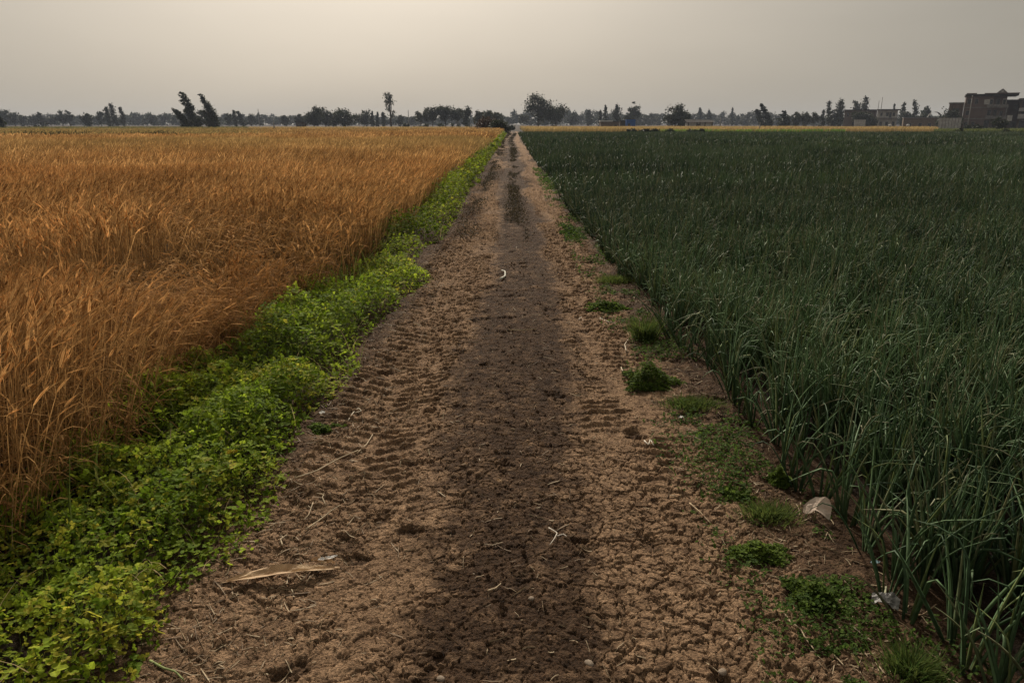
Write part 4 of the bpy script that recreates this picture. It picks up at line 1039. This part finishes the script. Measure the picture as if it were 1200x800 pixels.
# ------------------------------------------------------------------ air
hz_m = bpy.data.materials.new('haze_air'); hz_m.use_nodes = True; nt = hz_m.node_tree
nt.nodes.remove(nt.nodes['Principled BSDF']); pv = N(nt, 'ShaderNodeVolumePrincipled')
pv.inputs['Color'].default_value = (.70, .79, .98, 1); pv.inputs['Density'].default_value = HAZE = .00021; pv.inputs['Anisotropy'].default_value = 0.0
nt.links.new(pv.outputs[0], nt.nodes['Material Output'].inputs['Volume'])
mb = MB(); mb.box(-1420, 1420, -95, 1720, -1, 32); o = mb.build('haze', hz_m); tag(o, 'thin dusty haze over the fields', 'haze', kind='stuff')

# ------------------------------------------------------------------ light
SUN_EL, SUN_AZ = math.radians(34), math.radians(-11)     # azimuth from +Y towards +X
w = bpy.data.worlds.new('World'); bpy.context.scene.world = w; w.use_nodes = True; nt = w.node_tree
bg = nt.nodes['Background']
sky = N(nt, 'ShaderNodeTexSky', sky_type='NISHITA'); sky.sun_disc = False; sky.sun_elevation = SUN_EL; sky.sun_rotation = SUN_AZ
sky.dust_density = 7; sky.air_density = 1.2; sky.ozone_density = 1
hs = N(nt, 'ShaderNodeHueSaturation'); hs.inputs['Saturation'].default_value = .45; nt.links.new(sky.outputs[0], hs.inputs['Color'])
# dust veil: even cover, brighter towards the veiled sun
tc = N(nt, 'ShaderNodeTexCoord'); dp = N(nt, 'ShaderNodeVectorMath', operation='DOT_PRODUCT')
dp.inputs[1].default_value = (math.sin(SUN_AZ) * math.cos(SUN_EL), math.cos(SUN_AZ) * math.cos(SUN_EL), math.sin(SUN_EL))
nrm = N(nt, 'ShaderNodeVectorMath', operation='NORMALIZE'); nt.links.new(tc.outputs['Generated'], nrm.inputs[0]); nt.links.new(nrm.outputs[0], dp.inputs[0])
cl = N(nt, 'ShaderNodeClamp'); nt.links.new(dp.outputs['Value'], cl.inputs[0])
pw = N(nt, 'ShaderNodeMath', operation='POWER'); nt.links.new(cl.outputs[0], pw.inputs[0]); pw.inputs[1].default_value = 7
rp = N(nt, 'ShaderNodeMix', data_type='RGBA'); nt.links.new(pw.outputs[0], rp.inputs[0])
rp.inputs[6].default_value = (2.68, 2.48, 2.08, 1); rp.inputs[7].default_value = (8.3, 7.0, 5.4, 1)
no = N(nt, 'ShaderNodeTexNoise'); no.inputs['Scale'].default_value = 2.5; no.inputs['Detail'].default_value = 4
mp = N(nt, 'ShaderNodeMapping'); mp.inputs['Scale'].default_value = (1, 1, 4); nt.links.new(tc.outputs['Generated'], mp.inputs[0]); nt.links.new(mp.outputs[0], no.inputs['Vector'])
mr = N(nt, 'ShaderNodeMapRange'); mr.inputs['To Min'].default_value = .86; mr.inputs['To Max'].default_value = 1.14; nt.links.new(no.outputs['Fac'], mr.inputs['Value'])
vs = N(nt, 'ShaderNodeVectorMath', operation='SCALE'); nt.links.new(rp.outputs[2], vs.inputs[0]); nt.links.new(mr.outputs[0], vs.inputs['Scale'])
sx = N(nt, 'ShaderNodeSeparateXYZ'); nt.links.new(nrm.outputs[0], sx.inputs[0])   # dust thickens towards the horizon
iz = N(nt, 'ShaderNodeMath', operation='SUBTRACT', use_clamp=True); iz.inputs[0].default_value = 1; nt.links.new(sx.outputs[2], iz.inputs[1])
ip = N(nt, 'ShaderNodeMath', operation='POWER'); nt.links.new(iz.outputs[0], ip.inputs[0]); ip.inputs[1].default_value = 10
im = N(nt, 'ShaderNodeMath', operation='MULTIPLY_ADD'); nt.links.new(ip.outputs[0], im.inputs[0]); im.inputs[1].default_value = .34; im.inputs[2].default_value = 1
v2 = N(nt, 'ShaderNodeVectorMath', operation='SCALE'); nt.links.new(vs.outputs[0], v2.inputs[0]); nt.links.new(im.outputs[0], v2.inputs['Scale']); vs = v2
mx = N(nt, 'ShaderNodeMix', data_type='RGBA'); mx.inputs[0].default_value = .86
nt.links.new(hs.outputs[0], mx.inputs[6]); nt.links.new(vs.outputs[0], mx.inputs[7])
nt.links.new(mx.outputs[2], bg.inputs['Color']); bg.inputs['Strength'].default_value = .1

sl = bpy.data.lights.new('sun', 'SUN'); sl.energy = 4.3; sl.angle = math.radians(5); sl.color = (1, .9, .76)
so = bpy.data.objects.new('sun', sl); C.objects.link(so)
so.rotation_euler = (PI / 2 - SUN_EL, 0, PI - SUN_AZ)   # lamp shines from the sun towards the camera

# ------------------------------------------------------------------ camera and picture
cd = bpy.data.cameras.new('camera'); cd.sensor_width = 36; cd.lens = F / 1200 * 36; cd.clip_start = .05; cd.clip_end = 6000
co = bpy.data.objects.new('camera', cd); C.objects.link(co)
co.location = (0, 0, H); co.rotation_euler = (PI / 2 - P, 0, 0)
sc = bpy.context.scene; sc.camera = co
sc.render.engine = 'CYCLES'
vs_ = sc.view_settings; sc.display_settings.display_device = 'sRGB'
vs_.view_transform = 'Standard'; vs_.look = 'None'; vs_.gamma = 1; vs_.exposure = 0.1; vs_.use_curve_mapping = False
sc.cycles.max_bounces = 6; sc.cycles.diffuse_bounces = 3; sc.cycles.glossy_bounces = 2; sc.cycles.transmission_bounces = 3; sc.cycles.volume_bounces = 1
sc.cycles.use_denoising = True
